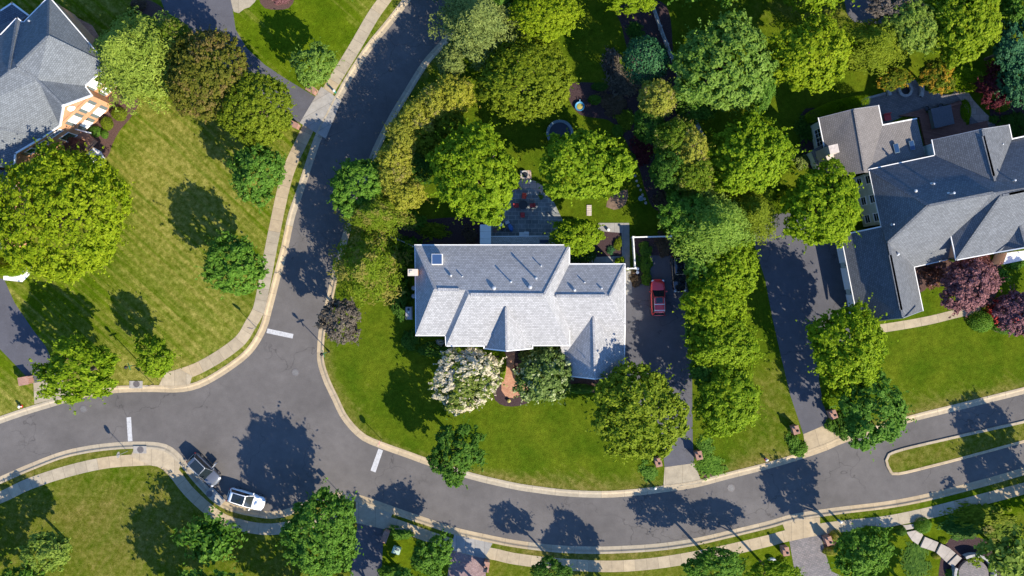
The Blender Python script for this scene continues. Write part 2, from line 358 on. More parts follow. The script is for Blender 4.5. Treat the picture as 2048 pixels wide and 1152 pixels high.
def poly_sheet(name, pts, z, mat, smooth=True, kind='structure', uvdir=None, thick=0.0, parent=None):
    line = smooth_line(pts, 0.7, True) if smooth else [Vector((p[0], p[1], 0)) for p in pts]
    tri = tessellate_polygon([line]); m = MB()
    for t in tri:
        q = [line[i] for i in t]
        if (q[1] - q[0]).cross(q[2] - q[0]).z < 0: q = q[::-1]
        uv = None
        if uvdir: u = Vector((math.cos(uvdir), math.sin(uvdir), 0)); v = Vector((-u.y, u.x, 0)); uv = [(p.dot(u), p.dot(v)) for p in q]
        m.face([(p.x, p.y, z) for p in q], uv)
    if thick:
        n = len(line)
        for i in range(n):
            a, b = line[i], line[(i + 1) % n]; m.face([(a.x, a.y, z - thick), (b.x, b.y, z - thick), (b.x, b.y, z), (a.x, a.y, z)])
    o = m.build(name, mat, parent, weld=True)
    if kind: o['kind'] = kind
    return o
exec_order = None

# ------------------------------------------------------------------ the ground, roads, kerbs, lawns
KA = px((900, -110), (860, -55), (822, 0), (785, 48), (745, 97), (712, 147), (689, 187), (669, 227), (645, 273), (629, 317), (607, 384), (590, 434), (577, 494), (562, 551), (545, 617),
        (532, 661), (505, 705), (467, 737), (417, 768), (383, 781), (350, 785), (300, 784), (233, 786), (167, 796), (100, 815), (33, 836), (-30, 860), (-150, 915))
KB = px((1040, -110), (975, -40), (925, 25), (889, 73), (845, 123), (805, 187), (779, 230), (752, 283), (739, 313), (715, 380), (687, 462), (677, 501), (667, 531), (654, 591), (644, 631), (637, 664),
        (634, 704), (636, 730), (649, 768), (665, 801), (679, 831), (699, 858), (725, 881), (759, 896), (812, 915), (862, 933), (939, 958), (1024, 978), (1074, 986), (1124, 992), (1174, 995),
        (1224, 995), (1274, 991), (1324, 985), (1391, 975), (1457, 958), (1536, 938), (1603, 918), (1653, 901), (1696, 883), (1816, 846), (1919, 820), (2048, 788), (2200, 750))
KC = px((-150, 1015), (-70, 983), (0, 953), (50, 931), (117, 905), (167, 893), (217, 886), (267, 883), (317, 885), (345, 895), (372, 921), (395, 950), (418, 975), (440, 996), (467, 1009), (505, 1018),
        (545, 1023), (579, 1016), (612, 1001), (645, 990), (679, 985), (712, 988), (745, 998), (795, 1016), (845, 1033), (912, 1055), (979, 1070), (1024, 1079), (1074, 1086), (1124, 1091), (1191, 1093),
        (1257, 1091), (1324, 1086), (1391, 1076), (1457, 1061), (1536, 1042), (1586, 1028), (1669, 1015), (1769, 1003), (1836, 991), (1903, 975), (1986, 953), (2048, 935), (2200, 893))
KD = px((1769, 920), (1775, 907), (1803, 896), (1870, 880), (1936, 865), (2048, 840), (2200, 803), (2200, 843), (2048, 885), (1953, 911), (1869, 933), (1796, 950), (1778, 944))
LA, LB, LC = smooth_line(KA), smooth_line(KB), smooth_line(KC)
LD = smooth_line(KD, 0.6, True)
KPROF = [(0.0, 0.006), (0.0, 0.012), (0.42, 0.022), (0.50, 0.05), (0.62, 0.13), (0.70, 0.150), (0.90, 0.152), (0.90, 0.02)]
def signed(pr, s): return [(o * s, z) for o, z in pr]
# side on which each block lies: A walks down with the block on its right; B with the block on its left; C runs east, block on its right
sA, sB, sC = -1, 1, -1
for nm, line, s in (("kerb", LA, sA), ("kerb", LB, sB), ("kerb", LC, sC)):
    sweep(line, signed(KPROF, s)).build(nm, MT['kerb'], weld=True)['kind'] = 'structure'
area = sum(LD[i].x * LD[(i + 1) % len(LD)].y - LD[(i + 1) % len(LD)].x * LD[i].y for i in range(len(LD)))
sD = 1 if area > 0 else -1
sweep(LD, signed([(0, 0.006), (0, 0.1), (0.05, 0.14), (0.36, 0.15), (0.36, 0.02)], sD), True).build("kerb", MT['kerb'], weld=True)['kind'] = 'structure'
g = MB(); g.face([(-1500, -1500, -0.08), (1500, -1500, -0.08), (1500, 1500, -0.08), (-1500, 1500, -0.08)]); g.build("ground", MT['grass_s'])['kind'] = 'structure'
g = MB(); g.face([(-160, -110, 0), (160, -110, 0), (160, 110, 0), (-160, 110, 0)]); g.build("road", MT['asphalt'])['kind'] = 'structure'

def seglist(line): return np.array([(p.x, p.y) for p in line[::2]])
KN = {k: seglist(l) for k, l in (('A', LA), ('B', LB), ('C', LC))}
DRY = {  # (px, py, rx, ry, amount): how dried out the turf is
 'A': (0.32, [(330, 300, 150, 110, 0.45), (400, 420, 120, 120, 0.30), (200, 520, 140, 90, -0.1), (300, 470, 80, 150, 0.15), (380, 640, 120, 90, 0.2), (470, 600, 60, 100, 0.1), (600, 60, 120, 90, -0.8),
              (240, 770, 120, 25, 0.5), (350, 740, 70, 40, 0.45), (30, 800, 60, 45, 0.35), (230, 270, 40, 90, -0.3), (10, 720, 50, 40, -0.5), (200, 30, 180, 50, 0.0), (430, 260, 70, 60, -0.15), (120, 600, 90, 50, -0.25)], 0.25, 14),
 'B': (-0.35, [(1100, 960, 260, 26, 0.65), (1600, 930, 60, 30, 0.3), (720, 830, 40, 60, 0.45), (1540, 800, 60, 110, 0.65), (1500, 930, 90, 50, 0.6), (1900, 810, 190, 45, 0.6), (2000, 740, 90, 30, 0.4), (1900, 690, 200, 60, -0.2),
               (1120, 100, 70, 70, 0.2), (1215, 460, 30, 30, 0.35), (1740, 30, 150, 50, 0.7), (950, 850, 200, 60, -0.1), (1740, 880, 90, 40, 0.4), (1560, 10, 120, 40, 0.45), (660, 740, 14, 70, 0.4)], 0.75, 16),
 'C': (0.3, [(180, 1020, 160, 60, 0.2), (250, 1080, 120, 60, 0.25), (80, 1000, 90, 50, 0.0), (330, 1000, 60, 60, 0.1), (1100, 1110, 260, 14, 0.3), (1700, 1100, 250, 60, -0.7), (1900, 1090, 120, 60, -0.5), (820, 1110, 90, 50, -0.7), (520, 1110, 60, 40, 0.0),
            (1950, 1000, 160, 30, -0.5), (960, 1100, 60, 60, -0.2)], 0.3, 14),
 'D': (0.42, [(1850, 915, 90, 15, 0.15)], 0.0, 14)}
def dryness(key, x, y):
    X = 1024 + x / M2; Y = 576 - y / M2; base, blobs, ka, kr = DRY[key]
    d = np.full(X.shape, base)
    for bx, by, rx, ry, a in blobs: d += a * np.exp(-((X - bx) / rx) ** 2 - ((Y - by) / ry) ** 2)
    if key in KN and ka:
        kk = KN[key]; dist = np.full(X.shape, 1e9)
        for i in range(0, len(kk), 1): dist = np.minimum(dist, np.hypot(x - kk[i, 0], y - kk[i, 1]))
        d += ka * np.exp(-(np.maximum(0, dist / M2 - 14) / kr) ** 2)
    return d
def lawn(name, key, outline, mat, z=0.12):
    bm = bmesh.new(); vs = [bm.verts.new((p.x, p.y, z)) for p in outline]
    tri = tessellate_polygon([[Vector((p.x, p.y, 0)) for p in outline]])
    for t in tri:
        try: bm.faces.new([vs[i] for i in t])
        except ValueError: pass
    xs = [p.x for p in outline]; ys = [p.y for p in outline]
    for ax, lo, hi in ((0, max(-70, min(xs)), min(70, max(xs))), (1, max(-40, min(ys)), min(40, max(ys)))):
        c = math.ceil(lo / 1.6) * 1.6
        while c < hi:
            co = [0, 0, 0]; co[ax] = c; no = [0, 0, 0]; no[ax] = 1
            bmesh.ops.bisect_plane(bm, geom=bm.verts[:] + bm.edges[:] + bm.faces[:], plane_co=co, plane_no=no); c += 1.6
    bmesh.ops.recalc_face_normals(bm, faces=bm.faces)
    if bm.faces and sum(f.normal.z for f in bm.faces) < 0: bmesh.ops.reverse_faces(bm, faces=bm.faces)
    me = bpy.data.meshes.new(name); bm.to_mesh(me); bm.free()
    co = np.zeros(len(me.vertices) * 3); me.vertices.foreach_get('co', co); co = co.reshape(-1, 3)
    a = me.attributes.new("dry", 'FLOAT', 'POINT'); a.data.foreach_set('value', dryness(key, co[:, 0], co[:, 1]).astype(np.float32))
    me.materials.append(mat); o = bpy.data.objects.new(name, me); C.objects.link(o); o['kind'] = 'structure'
    return o
V = lambda x, y: Vector((x, y, 0))
oA = offset(LA, sA * 0.86); oB = offset(LB, sB * 0.86); oC = offset(LC, sC * 0.86); oD = offset(LD, sD * 0.33, True)
lawn("lawn", 'A', oA + [V(-140, oA[-1].y), V(-140, 100), V(oA[0].x, 100)], MT['grass_w'])
lawn("lawn", 'B', oB + [V(140, oB[-1].y), V(140, 100), V(oB[0].x, 100)], MT['grass_m'])
lawn("lawn", 'C', oC + [V(140, oC[-1].y), V(140, -100), V(-140, -100), V(-140, oC[0].y)], MT['grass_s'])
lawn("lawn", 'D', oD, MT['grass_s'])

# pavements
def walk(pts, wpx, mat, z=0.134, name="pavement"):
    line = smooth_line(px(*pts), 0.8); h = wpx * M2 / 2
    o = sweep(line, [(-h, 0.10), (-h, z), (h, z), (h, 0.10)]).build(name, mat, weld=True); o['kind'] = 'structure'; return o
walk([(845, -110), (800, -45), (771, -2), (746, 33), (709, 97), (666, 167), (634, 222), (604, 283), (581, 333), (566, 384), (545, 484), (526, 584), (517, 622), (502, 648), (482, 680), (440, 712), (393, 738), (352, 752)], 24, MT['walk'])
walk([(-110, 1035), (0, 995), (58, 968), (133, 943), (207, 926), (272, 920), (318, 921), (347, 943), (377, 981), (417, 1018), (450, 1040), (483, 1050), (512, 1056), (545, 1058), (585, 1052), (640, 1040), (690, 1032), (735, 1034), (779, 1045),
      (829, 1062), (879, 1080), (940, 1098), (995, 1109), (1024, 1116), (1091, 1125), (1157, 1130), (1224, 1132), (1291, 1128), (1357, 1119), (1441, 1103), (1536, 1081), (1573, 1071), (1646, 1057), (1703, 1050), (1769, 1043), (1836, 1030), (1903, 1014), (1969, 997), (2048, 976), (2180, 940)], 23, MT['walk'])
walk([(1740, 660), (1800, 651), (1860, 640), (1917, 626), (1960, 617)], 17, MT['apron'], 0.134, "garden_path")
def sheet(name, pts, z, mat, smooth=False, uvdir=0.001, thick=0.0, kind='structure'): return poly_sheet(name, px(*pts), z, MT[mat], smooth, kind, uvdir, thick)
sheet("pavement", [(331, 745), (360, 738), (385, 752), (380, 772), (342, 777), (318, 772)], 0.145, 'walk')
sheet("pavement", [(262, 912), (270, 896), (318, 896), (345, 908), (362, 930), (355, 948), (330, 935), (300, 930)], 0.145, 'walk')
sheet("pavement", [(712, 1001), (786, 1026), (770, 1058), (712, 1045)], 0.145, 'apron')
sheet("pavement", [(909, 1066), (985, 1086), (969, 1116), (902, 1099)], 0.145, 'grey_conc')
sheet("pavement", [(1563, 1044), (1639, 1034), (1640, 1069), (1578, 1082)], 0.145, 'walk')
sheet("pavement", [(643, 174), (683, 202), (652, 278), (600, 246)], 0.145, 'grey_conc', uvdir=R(-60))
# driveways
sheet("driveway", [(300, -60), (470, -60), (466, 20), (472, 60), (495, 98), (530, 130), (575, 160), (633, 195), (604, 248), (560, 225), (520, 185), (450, 130), (380, 60), (330, 20)], 0.128, 'drive')
sheet("driveway", [(463, -60), (540, -60), (510, 5), (490, 18), (468, 24)], 0.132, 'apron', True)
sheet("driveway", [(-90, 520), (10, 560), (30, 605), (67, 660), (92, 692), (115, 740), (120, 768), (70, 770), (33, 731), (0, 697), (-90, 640)], 0.128, 'drive')
sheet("driveway_apron", [(68, 766), (70, 808), (142, 789), (124, 755)], 0.134, 'apron', uvdir=R(90))
sheet("driveway", [(1300, 511), (1360, 511), (1376, 580), (1383, 650), (1384, 780), (1385, 881), (1388, 927), (1329, 935), (1320, 850), (1262, 790), (1249, 757), (1250, 590), (1262, 573), (1300, 565)], 0.128, 'drive')
sheet("driveway_apron", [(1329, 934), (1388, 926), (1404, 966), (1326, 977)], 0.134, 'apron', uvdir=R(0))
sheet("driveway", [(1507, 487), (1530, 560), (1545, 640), (1562, 715), (1580, 790), (1606, 868), (1658, 846), (1645, 805), (1637, 760), (1640, 690), (1700, 680), (1698, 610), (1672, 487), (1640, 440), (1570, 425), (1530, 432), (1508, 455)], 0.128, 'drive')
sheet("driveway_apron", [(1606, 868), (1658, 846), (1686, 880), (1612, 908)], 0.134, 'apron', uvdir=R(15))
sheet("driveway", [(716, 1042), (768, 1056), (758, 1240), (690, 1240)], 0.128, 'drive')
sheet("driveway", [(902, 1098), (969, 1114), (978, 1240), (885, 1240)], 0.128, 'pavers')
sheet("driveway", [(1578, 1081), (1640, 1068), (1652, 1112), (1662, 1142), (1700, 1160), (1700, 1240), (1600, 1240), (1590, 1150)], 0.128, 'pavers_grey')
sheet("driveway", [(1692, -60), (1689, 8), (1700, 38), (1725, 47), (1790, 40), (1800, -60)], 0.128, 'drive', True)
sheet("flower_bed", [(1403, 945), (1424, 938), (1432, 955), (1412, 960)], 0.126, 'mulch')
# mulch beds and soil
sheet("flower_bed", [(222, 176), (245, 182), (278, 200), (265, 232), (240, 262), (225, 290), (214, 316), (188, 296), (180, 262), (205, 225)], 0.125, 'mulch', True)
sheet("flower_bed", [(985, 780), (990, 800), (1010, 812), (1040, 811), (1063, 800), (1066, 780), (1050, 740), (1045, 705), (1000, 700), (985, 740)], 0.125, 'mulch_dark', True)
sheet("flower_bed", [(1140, 708), (1250, 700), (1251, 783), (1150, 786), (1120, 760)], 0.125, 'mulch', False)
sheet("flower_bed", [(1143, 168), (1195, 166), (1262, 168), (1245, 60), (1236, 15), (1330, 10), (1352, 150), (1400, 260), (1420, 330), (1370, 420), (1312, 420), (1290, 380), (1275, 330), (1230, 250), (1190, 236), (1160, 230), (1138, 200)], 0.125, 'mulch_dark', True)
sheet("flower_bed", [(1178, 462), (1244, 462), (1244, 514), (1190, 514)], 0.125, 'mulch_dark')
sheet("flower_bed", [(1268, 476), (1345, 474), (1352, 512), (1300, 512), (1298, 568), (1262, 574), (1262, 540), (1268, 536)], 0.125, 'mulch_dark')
sheet("flower_bed", [(1222, 392), (1255, 380), (1250, 410), (1228, 420), (1212, 414)], 0.125, 'soil', True)
sheet("flower_bed", [(1828, 533), (1902, 520), (1985, 520), (2005, 545), (1985, 600), (1955, 615), (1905, 590), (1870, 560), (1840, 585)], 0.125, 'mulch', True)
sheet("flower_bed", [(1985, 600), (2048, 585), (2090, 600), (2090, 660), (2020, 668), (1980, 655)], 0.125, 'mulch', True)
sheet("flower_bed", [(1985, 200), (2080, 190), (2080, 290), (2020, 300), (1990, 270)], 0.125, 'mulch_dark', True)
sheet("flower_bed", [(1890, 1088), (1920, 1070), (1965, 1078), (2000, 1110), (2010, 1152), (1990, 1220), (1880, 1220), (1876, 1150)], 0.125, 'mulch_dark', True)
sheet("flower_bed", [(850, 440), (960, 440), (960, 490), (830, 490), (760, 470)], 0.125, 'mulch_dark', True)
sheet("flower_bed", [(1600, 230), (1640, 225), (1655, 320), (1610, 330)], 0.125, 'mulch_dark', True)
sheet("flower_bed", [(1640, 1068), (1672, 1062), (1688, 1085), (1650, 1100)], 0.126, 'mulch', False)
sheet("flower_bed", [(290, 0), (330, 20), (340, 50), (300, 60), (260, 30)], 0.125, 'mulch', True)
sheet("flower_bed", [(520, -60), (590, -60), (586, 8), (555, 20), (522, 8)], 0.125, 'mulch', True)
# paths and patios
sheet("garden_path", [(1010, 690), (1030, 690), (1028, 737), (1038, 761), (1051, 769), (1057, 782), (1040, 789), (1025, 796), (1012, 794), (1003, 781), (1003, 766), (1009, 753), (1011, 732)], 0.135, 'brickpath', True)
sheet("patio", [(968, 478), (988, 430), (1015, 388), (1040, 366), (1080, 378), (1108, 405), (1125, 440), (1122, 478)], 0.135, 'flag')
sheet("patio", [(1030, 380), (1036, 362), (1050, 357), (1070, 362), (1088, 374), (1084, 386), (1060, 376)], 0.142, 'flag_pink', True)
sheet("patio", [(1040, 341), (1062, 341), (1063, 358), (1041, 359)], 0.142, 'flag_pink')
sheet("garden_path", [(1196, 446), (1258, 446), (1260, 537), (1244, 537), (1243, 466), (1196, 462)], 0.135, 'grey_conc')
sheet("garden_path", [(1190, 514), (1243, 512), (1243, 532), (1185, 532)], 0.135, 'grey_conc')
sheet("garden_path", [(1251, 541), (1262, 541), (1264, 586), (1251, 590)], 0.135, 'grey_conc')
sheet("garden_path", [(188, 295), (203, 303), (213, 321), (211, 328), (180, 354), (165, 354), (187, 323), (174, 309)], 0.137, 'white_walk')
sheet("garden_path", [(8, 552), (40, 551), (53, 528), (72, 531), (74, 536), (46, 564), (8, 560)], 0.137, 'white_walk')
sheet("patio", [(1722, 200), (1770, 188), (1800, 165), (1830, 160), (1845, 180), (1900, 190), (1915, 180), (1935, 190), (1955, 215), (1985, 240), (1985, 262), (1940, 268), (1930, 208), (1830, 225), (1790, 240), (1745, 255)], 0.135, 'pavers_grey', True)
sheet("garden_path", [(1905, 180), (1930, 180), (1945, 200), (1968, 225), (1985, 246), (1960, 248), (1935, 225), (1920, 200)], 0.142, 'flag_pink', True)
for i, q in enumerate([[(1804, 1050), (1829, 1047), (1833, 1055), (1808, 1060)], [(1811, 1063), (1836, 1058), (1844, 1069), (1834, 1088), (1822, 1080)], [(1847, 1072), (1874, 1083), (1866, 1101), (1838, 1092)], [(1878, 1085), (1894, 1093), (1907, 1104), (1889, 1122), (1869, 1103)],
         [(1891, 1124), (1909, 1106), (1918, 1113), (1902, 1131)]]):
    sheet("garden_path", q, 0.17 + 0.13 * i, 'garden_path', uvdir=R(-40), thick=0.3)
c0 = (1942, 1146)
sheet("patio", [(c0[0] + 30 * math.cos(t), c0[1] + 30 * math.sin(t)) for t in [k * math.pi / 12 for k in range(24)]], 0.62, 'pavers_grey', thick=0.6)
print("ground done")

# ------------------------------------------------------------------ road markings and covers
def single(m, name, mat, label, cat, group=None, kind=None):
    o = m.build(name, mat, weld=True); center_mesh(o); return tag(o, label, cat, group, kind)
for i, q in enumerate([[(535, 657), (587, 668), (585, 677), (533, 666)], [(253, 835), (262, 834), (265, 882), (256, 883)], [(757, 897), (766, 901), (751, 945), (741, 941)]]):
    m = MB(); m.face([tuple(p) for p in px(*[(a, b) for a, b in q[::-1]], z=0.005)]); o = m.build("stop_line", MT['marking']); o['kind'] = 'structure'
def disc(c, r, z, th, n=20):
    m = MB(); p = P(c[0], c[1]); m.cyl((p.x, p.y, z - th), (p.x, p.y, z), r, r, n); return m
for c, lab in (((591, 745), "round iron manhole cover in the asphalt below the upper stop line"), ((167, 818), "round manhole cover in the road beneath the bright tree at the left"), ((1462, 976), "round manhole cover in the road near the red hydrant")):
    p = P(*c); t = wroot("manhole_cover", p, lab, "manhole cover", "manhole covers in the road")
    m = MB(); m.lathe((p.x, p.y, 0), [(0.40, 0.006), (0.40, 0.014), (0.30, 0.014), (0.0, 0.016)], 20); m.build("lid", MT['manhole'], t)
    m = MB(); m.lathe((p.x, p.y, 0), [(0.50, 0.005), (0.49, 0.018), (0.405, 0.018), (0.405, 0.006)], 20); m.build("frame", MT['iron'], t)
def inlet(c, dim, rz, lid, lab):
    p = P(*c); t = wroot("storm_drain", p, lab, "storm drain", "storm drains beside the kerb")
    m = MB(); m.box((p.x, p.y, 0.11), (dim[0], dim[1], 0.13), rz); m.build("slab", MT['grey_conc'], t)
    q = P(*lid); m = MB(); m.lathe((q.x, q.y, 0), [(0.42, 0.176), (0.42, 0.190), (0.33, 0.192), (0.33, 0.184), (0.2, 0.188), (0.0, 0.190)], 18); m.build("lid", MT['iron'], t)
    m = MB(); d = Vector((-math.sin(rz), math.cos(rz), 0)); e = p + d * (dim[1] / 2 - 0.02); m.box((e.x, e.y, 0.10), (dim[0] * 0.8, 0.06, 0.10), rz); m.build("opening", MT['black'], t)
inlet((281, 899), (1.7, 0.95), R(0), (282, 899), "concrete storm drain top with a brown round lid beside the lower left kerb ramp")
inlet((273, 769), (1.7, 0.95), R(180), (274, 768), "concrete storm drain top above the kerb of the left road")
inlet((432, 992), (2.6, 1.1), R(-45), (420, 987), "shaded concrete storm drain top between the two cars at the kerb")
# ------------------------------------------------------------------ houses
def roof(parent, planes, mat, name="roof", thick=0.14):
    m = MB()
    for pl in planes:
        q = [P(*v) for v in pl]
        n = Vector((0, 0, 0))
        for i in range(len(q)): n += q[i].cross(q[(i + 1) % len(q)])
        if n.z < 0: q = q[::-1]
        if len(q) > 4 or True:
            # keep every slope as one flat-shaded set of triangles sharing the slope's own shingle direction
            nn = n.normalized(); nn = nn if nn.z > 0 else -nn
            u = Vector((0, 0, 1)).cross(nn).normalized(); v = nn.cross(u)
            for t in tessellate_polygon([q]):
                tri = [q[i] for i in t]
                if (tri[1] - tri[0]).cross(tri[2] - tri[0]).z < 0: tri = tri[::-1]
                m.face(tri, [(p.dot(u), p.dot(v)) for p in tri])
    o = m.build(name, mat, parent, weld=True)
    md = o.modifiers.new("thickness", 'SOLIDIFY'); md.thickness = thick; md.offset = -1
    return o
def gutter(parent, lines, w=0.13, h=0.16, name="gutter", mat='trim', dz=0.02):
    for ln in lines:
        m = MB(); q = [P(*v) + Vector((0, 0, dz)) for v in ln]
        for a, b in zip(q, q[1:]):
            d = (b - a).normalized() * w * 0.5; m.seg(a - d * 0.9, b + d * 0.9, w, h)
        m.build(name, MT[mat], parent)
def ridge(parent, lines, mat, w=0.30, h=0.10, name="ridge_cap"):
    for ln in lines:
        m = MB(); q = [P(*v) + Vector((0, 0, 0.055)) for v in ln]
        for a, b in zip(q, q[1:]): m.seg(a, b, w, h)
        m.build(name, mat, parent)
def inset(poly, d):
    n = len(poly); ar = sum(poly[i].x * poly[(i + 1) % n].y - poly[(i + 1) % n].x * poly[i].y for i in range(n)); s = 1 if ar > 0 else -1
    out = []
    for i in range(n):
        a, b, c = poly[i - 1], poly[i], poly[(i + 1) % n]
        e1 = (b - a); e1.z = 0; e1.normalize(); e2 = (c - b); e2.z = 0; e2.normalize()
        n1 = Vector((-e1.y, e1.x, 0)) * s; n2 = Vector((-e2.y, e2.x, 0)) * s
        k = n1 + n2; k = k / max(0.35, (1 + n1.dot(n2)))
        out.append(b + k * d)
    return out
def walls(parent, outl, z, mat, d=0.35, z0=0.0, name="wall"):
    q = inset([P(x, y, z) for x, y in outl], d); m = MB(); m.prism(q, z0, z - 0.16); return m.build(name, MT[mat], parent), q
def window(parent, a, b, t, zc, wd, ht, pane='glass', frame='white_frame', shut=None, muntin=(1, 1), arch=False, proud=0.05, name="window"):
    """a window on the wall running from a to b (outside on its right), centre at fraction t"""
    a = Vector((a.x, a.y, 0)); b = Vector((b.x, b.y, 0)); e = (b - a).normalized(); n = Vector((e.y, -e.x, 0))
    c = a.lerp(b, t); rz = math.atan2(e.y, e.x)
    m = MB(); fw = 0.09
    def bx(u, z, w_, h_, o0, th): p = c + e * u + n * (o0 + th / 2); m.box((p.x, p.y, z), (w_, th, h_), rz)
    bx(0, zc + ht / 2 - fw / 2, wd, fw, 0.001, proud + 0.03); bx(0, zc - ht / 2 + fw / 2, wd + 0.1, fw, 0.001, proud + 0.06)
    bx(-wd / 2 + fw / 2, zc, fw, ht - 2 * fw, 0.001, proud + 0.02); bx(wd / 2 - fw / 2, zc, fw, ht - 2 * fw, 0.001, proud + 0.02)
    for i in range(1, muntin[0]): bx(-wd / 2 + wd * i / muntin[0], zc, 0.035, ht - 2 * fw, 0.001, proud + 0.005)
    for i in range(1, muntin[1]): bx(0, zc - ht / 2 + ht * i / muntin[1], wd - 2 * fw, 0.035, 0.001, proud + 0.008)
    f = m.build(name, MT[frame], parent)
    f['_w'] = 1
    m = MB(); bx(0, zc, wd - 2 * fw, ht - 2 * fw, 0.001, proud * 0.6)
    pn = m.build("pane", MT[pane], None)
    pn.data.transform(Matrix.Translation(-parent.location)); pn.parent = f; del f['_w']
    if shut:
        for sg in (-1, 1):
            m = MB(); sw = 0.42; bx(sg * (wd / 2 + sw / 2 + 0.03), zc, sw, ht, 0.001, 0.04); m.build("shutter", MT[shut], parent)
    return f
def pipe_vent(parent, x, y, z, h, r=0.08):
    p = P(x, y, z); m = MB(); m.cyl((p.x, p.y, p.z - 0.3), (p.x, p.y, p.z + h), r, r, 10); m.lathe((p.x, p.y, p.z + h), [(r * 1.4, -0.1), (r * 1.4, 0.02), (0.0, 0.05)], 10)
    m.lathe((p.x, p.y, p.z - 0.06), [(r * 2.6, 0), (r * 1.1, 0.16)], 10)
    return m.build("vent_pipe", MT['vent'], parent)
def cap_vent(parent, x, y, z, r=0.24):
    p = P(x, y, z); m = MB(); m.cyl((p.x, p.y, p.z - 0.2), (p.x, p.y, p.z + 0.18), r * 0.6, r * 0.6, 14); m.lathe((p.x, p.y, p.z + 0.15), [(r, 0), (r, 0.09), (r * 0.7, 0.2), (0, 0.25)], 16)
    return m.build("roof_vent", MT['vent'], parent, smooth=False)
# --- the middle house
E = 6.0; K = 0.0345; G = 3.5
zz = lambda v: (v[0], v[1], 6 + (v[2] - 6) * .85) if v[2] > 3.6 else v
Z = lambda ls: [[zz(v) for v in l] for l in ls]
HM = wroot("house", P(1010, 590), "pale grey shingled hip roof house with two front gables, in the middle of the photo", "house")
E2 = 5.95
pl = [[(830, 490, E), (1139, 490, E), (1088, 590, 9.45), (937, 589, 9.42), (931, 580, 9.1), (871, 579, 9.07)],
      [(830, 490, E), (871, 579, 9.07), (832, 671, 5.95)],
      [(871, 579, 9.07), (931, 580, 9.1), (891, 671, 5.95), (832, 671, 5.95)],
      [(931, 580, 9.1), (937, 589, 9.42), (892, 692, E2), (891, 671, 5.95)],
      [(937, 589, 9.42), (1088, 590, 9.45), (1139, 691, E2), (892, 692, E2)],
      [(1139, 490, E), (1139, 528, E), (1139, 655, E), (1139, 691, E2), (1088, 590, 9.45)]]
roof(HM, Z(pl), MT['roof_main'])
pw = [[(1112, 528, E), (1250, 528, 5.95), (1219, 592, 8.15), (1100, 592, 8.2)], [(1250, 528, 5.95), (1219, 592, 8.15), (1250, 650, 6.15)],
      [(1100, 592, 8.2), (1219, 592, 8.15), (1250, 650, 6.15), (1249, 706, 4.2), (1186, 632, 6.8), (1126, 714, 3.95), (1120, 690, 4.8), (1100, 650, 6.2)],
      [(1186, 632, 6.8), (1190, 758, 6.8), (1128, 751, G), (1126, 714, 3.95)], [(1186, 632, 6.8), (1249, 706, 4.2), (1247, 751, G), (1190, 758, 6.8)]]
roof(HM, Z(pw), MT['roof_main'])
roof(HM, Z([[(1012, 612, 8.75), (1013, 701, 8.75), (968, 696, 5.4), (968, 688, 5.4)], [(1012, 612, 8.75), (1065, 690, 5.4), (1065, 696, 5.4), (1013, 701, 8.75)]]), MT['roof_main'])
gutter(HM, Z([[(832, 671, 5.95), (830, 490, E), (1139, 490, E), (1139, 529, E)], [(832, 671, 5.95), (891, 671, 5.95), (892, 692, E2), (968, 692, 5.95), (968, 697, 5.5), (1013, 702, 8.8), (1065, 697, 5.5), (1065, 691, 5.95), (1139, 691, 5.95), (1139, 662, 5.97)]]))
gutter(HM, Z([[(1139, 528, E), (1250, 528, 5.95), (1250, 650, 6.15), (1249, 706, 4.2), (1247, 751, G), (1190, 758, 6.8), (1128, 751, G), (1126, 716, 3.9)]]))
ridge(HM, Z([[(876, 579, 9.07), (919, 580, 9.1)]]), MT['roof_main'], 0.36, 0.16, "ridge_vent"); ridge(HM, Z([[(941, 589, 9.42), (1086, 590, 9.45)]]), MT['roof_main'], 0.36, 0.16, "ridge_vent"); ridge(HM, Z([[(1112, 592, 8.2), (1212, 592, 8.15)]]), MT['roof_main'], 0.36, 0.16, "ridge_vent")
ridge(HM, Z([[(1012, 615, 8.75), (1013, 700, 8.75)], [(1187, 634, 6.8), (1190, 757, 6.8)], [(831, 491, E), (870, 578, 9.07), (833, 670, 5.95)], [(1138, 491, E), (1088, 589, 9.45)], [(1249, 529, 5.95), (1219, 591, 8.15), (1249, 649, 6.15)]]), MT['roof_main'], 0.24, 0.055)
_, mq = walls(HM, [(830, 490), (1139, 490), (1139, 691), (892, 692), (891, 671), (832, 671)], E, 'siding')
_, eq = walls(HM, [(1150, 560), (1150, 528), (1250, 528), (1250, 706), (1150, 712)], 3.9, 'siding', 0.33)
walls(HM, [(1010, 640), (1110, 640), (1110, 530), (1250, 528), (1250, 650), (1250, 706), (1126, 714), (1126, 655)], 3.9, 'siding')
walls(HM, [(1139, 560), (1139, 528), (1250, 528), (1250, 650), (1225, 640), (1139, 640)], 5.9, 'siding')
_, gq = walls(HM, [(1126, 700), (1247, 700), (1247, 751), (1128, 751)], G, 'siding')
walls(HM, [(968, 660), (1065, 660), (1065, 697), (968, 697)], 5.4, 'siding')
ar, br, cr = P(1131, 747, G), P(1244, 747, G), P(1190, 753, 6.5)
m = MB()
for off in (0, 0.2): m.face([ar + Vector((0, .45 + off, 0)), br + Vector((0, .45 + off, 0)), cr + Vector((0, .45 + off, -0.25))])
m.build("gable_wall", MT['siding'], HM)
m = MB(); a, b, c = P(971, 694, 5.3), P(1062, 694, 5.3), P(1013, 698, 8.1); m.face([a + Vector((0, .3, 0)), b + Vector((0, .3, 0)), c + Vector((0, .3, -.15))]); m.build("gable_wall", MT['siding'], HM)
for t in (0.16, 0.34, 0.6, 0.82):
    a, b = P(1247, 751, G), P(1247, 700, G)
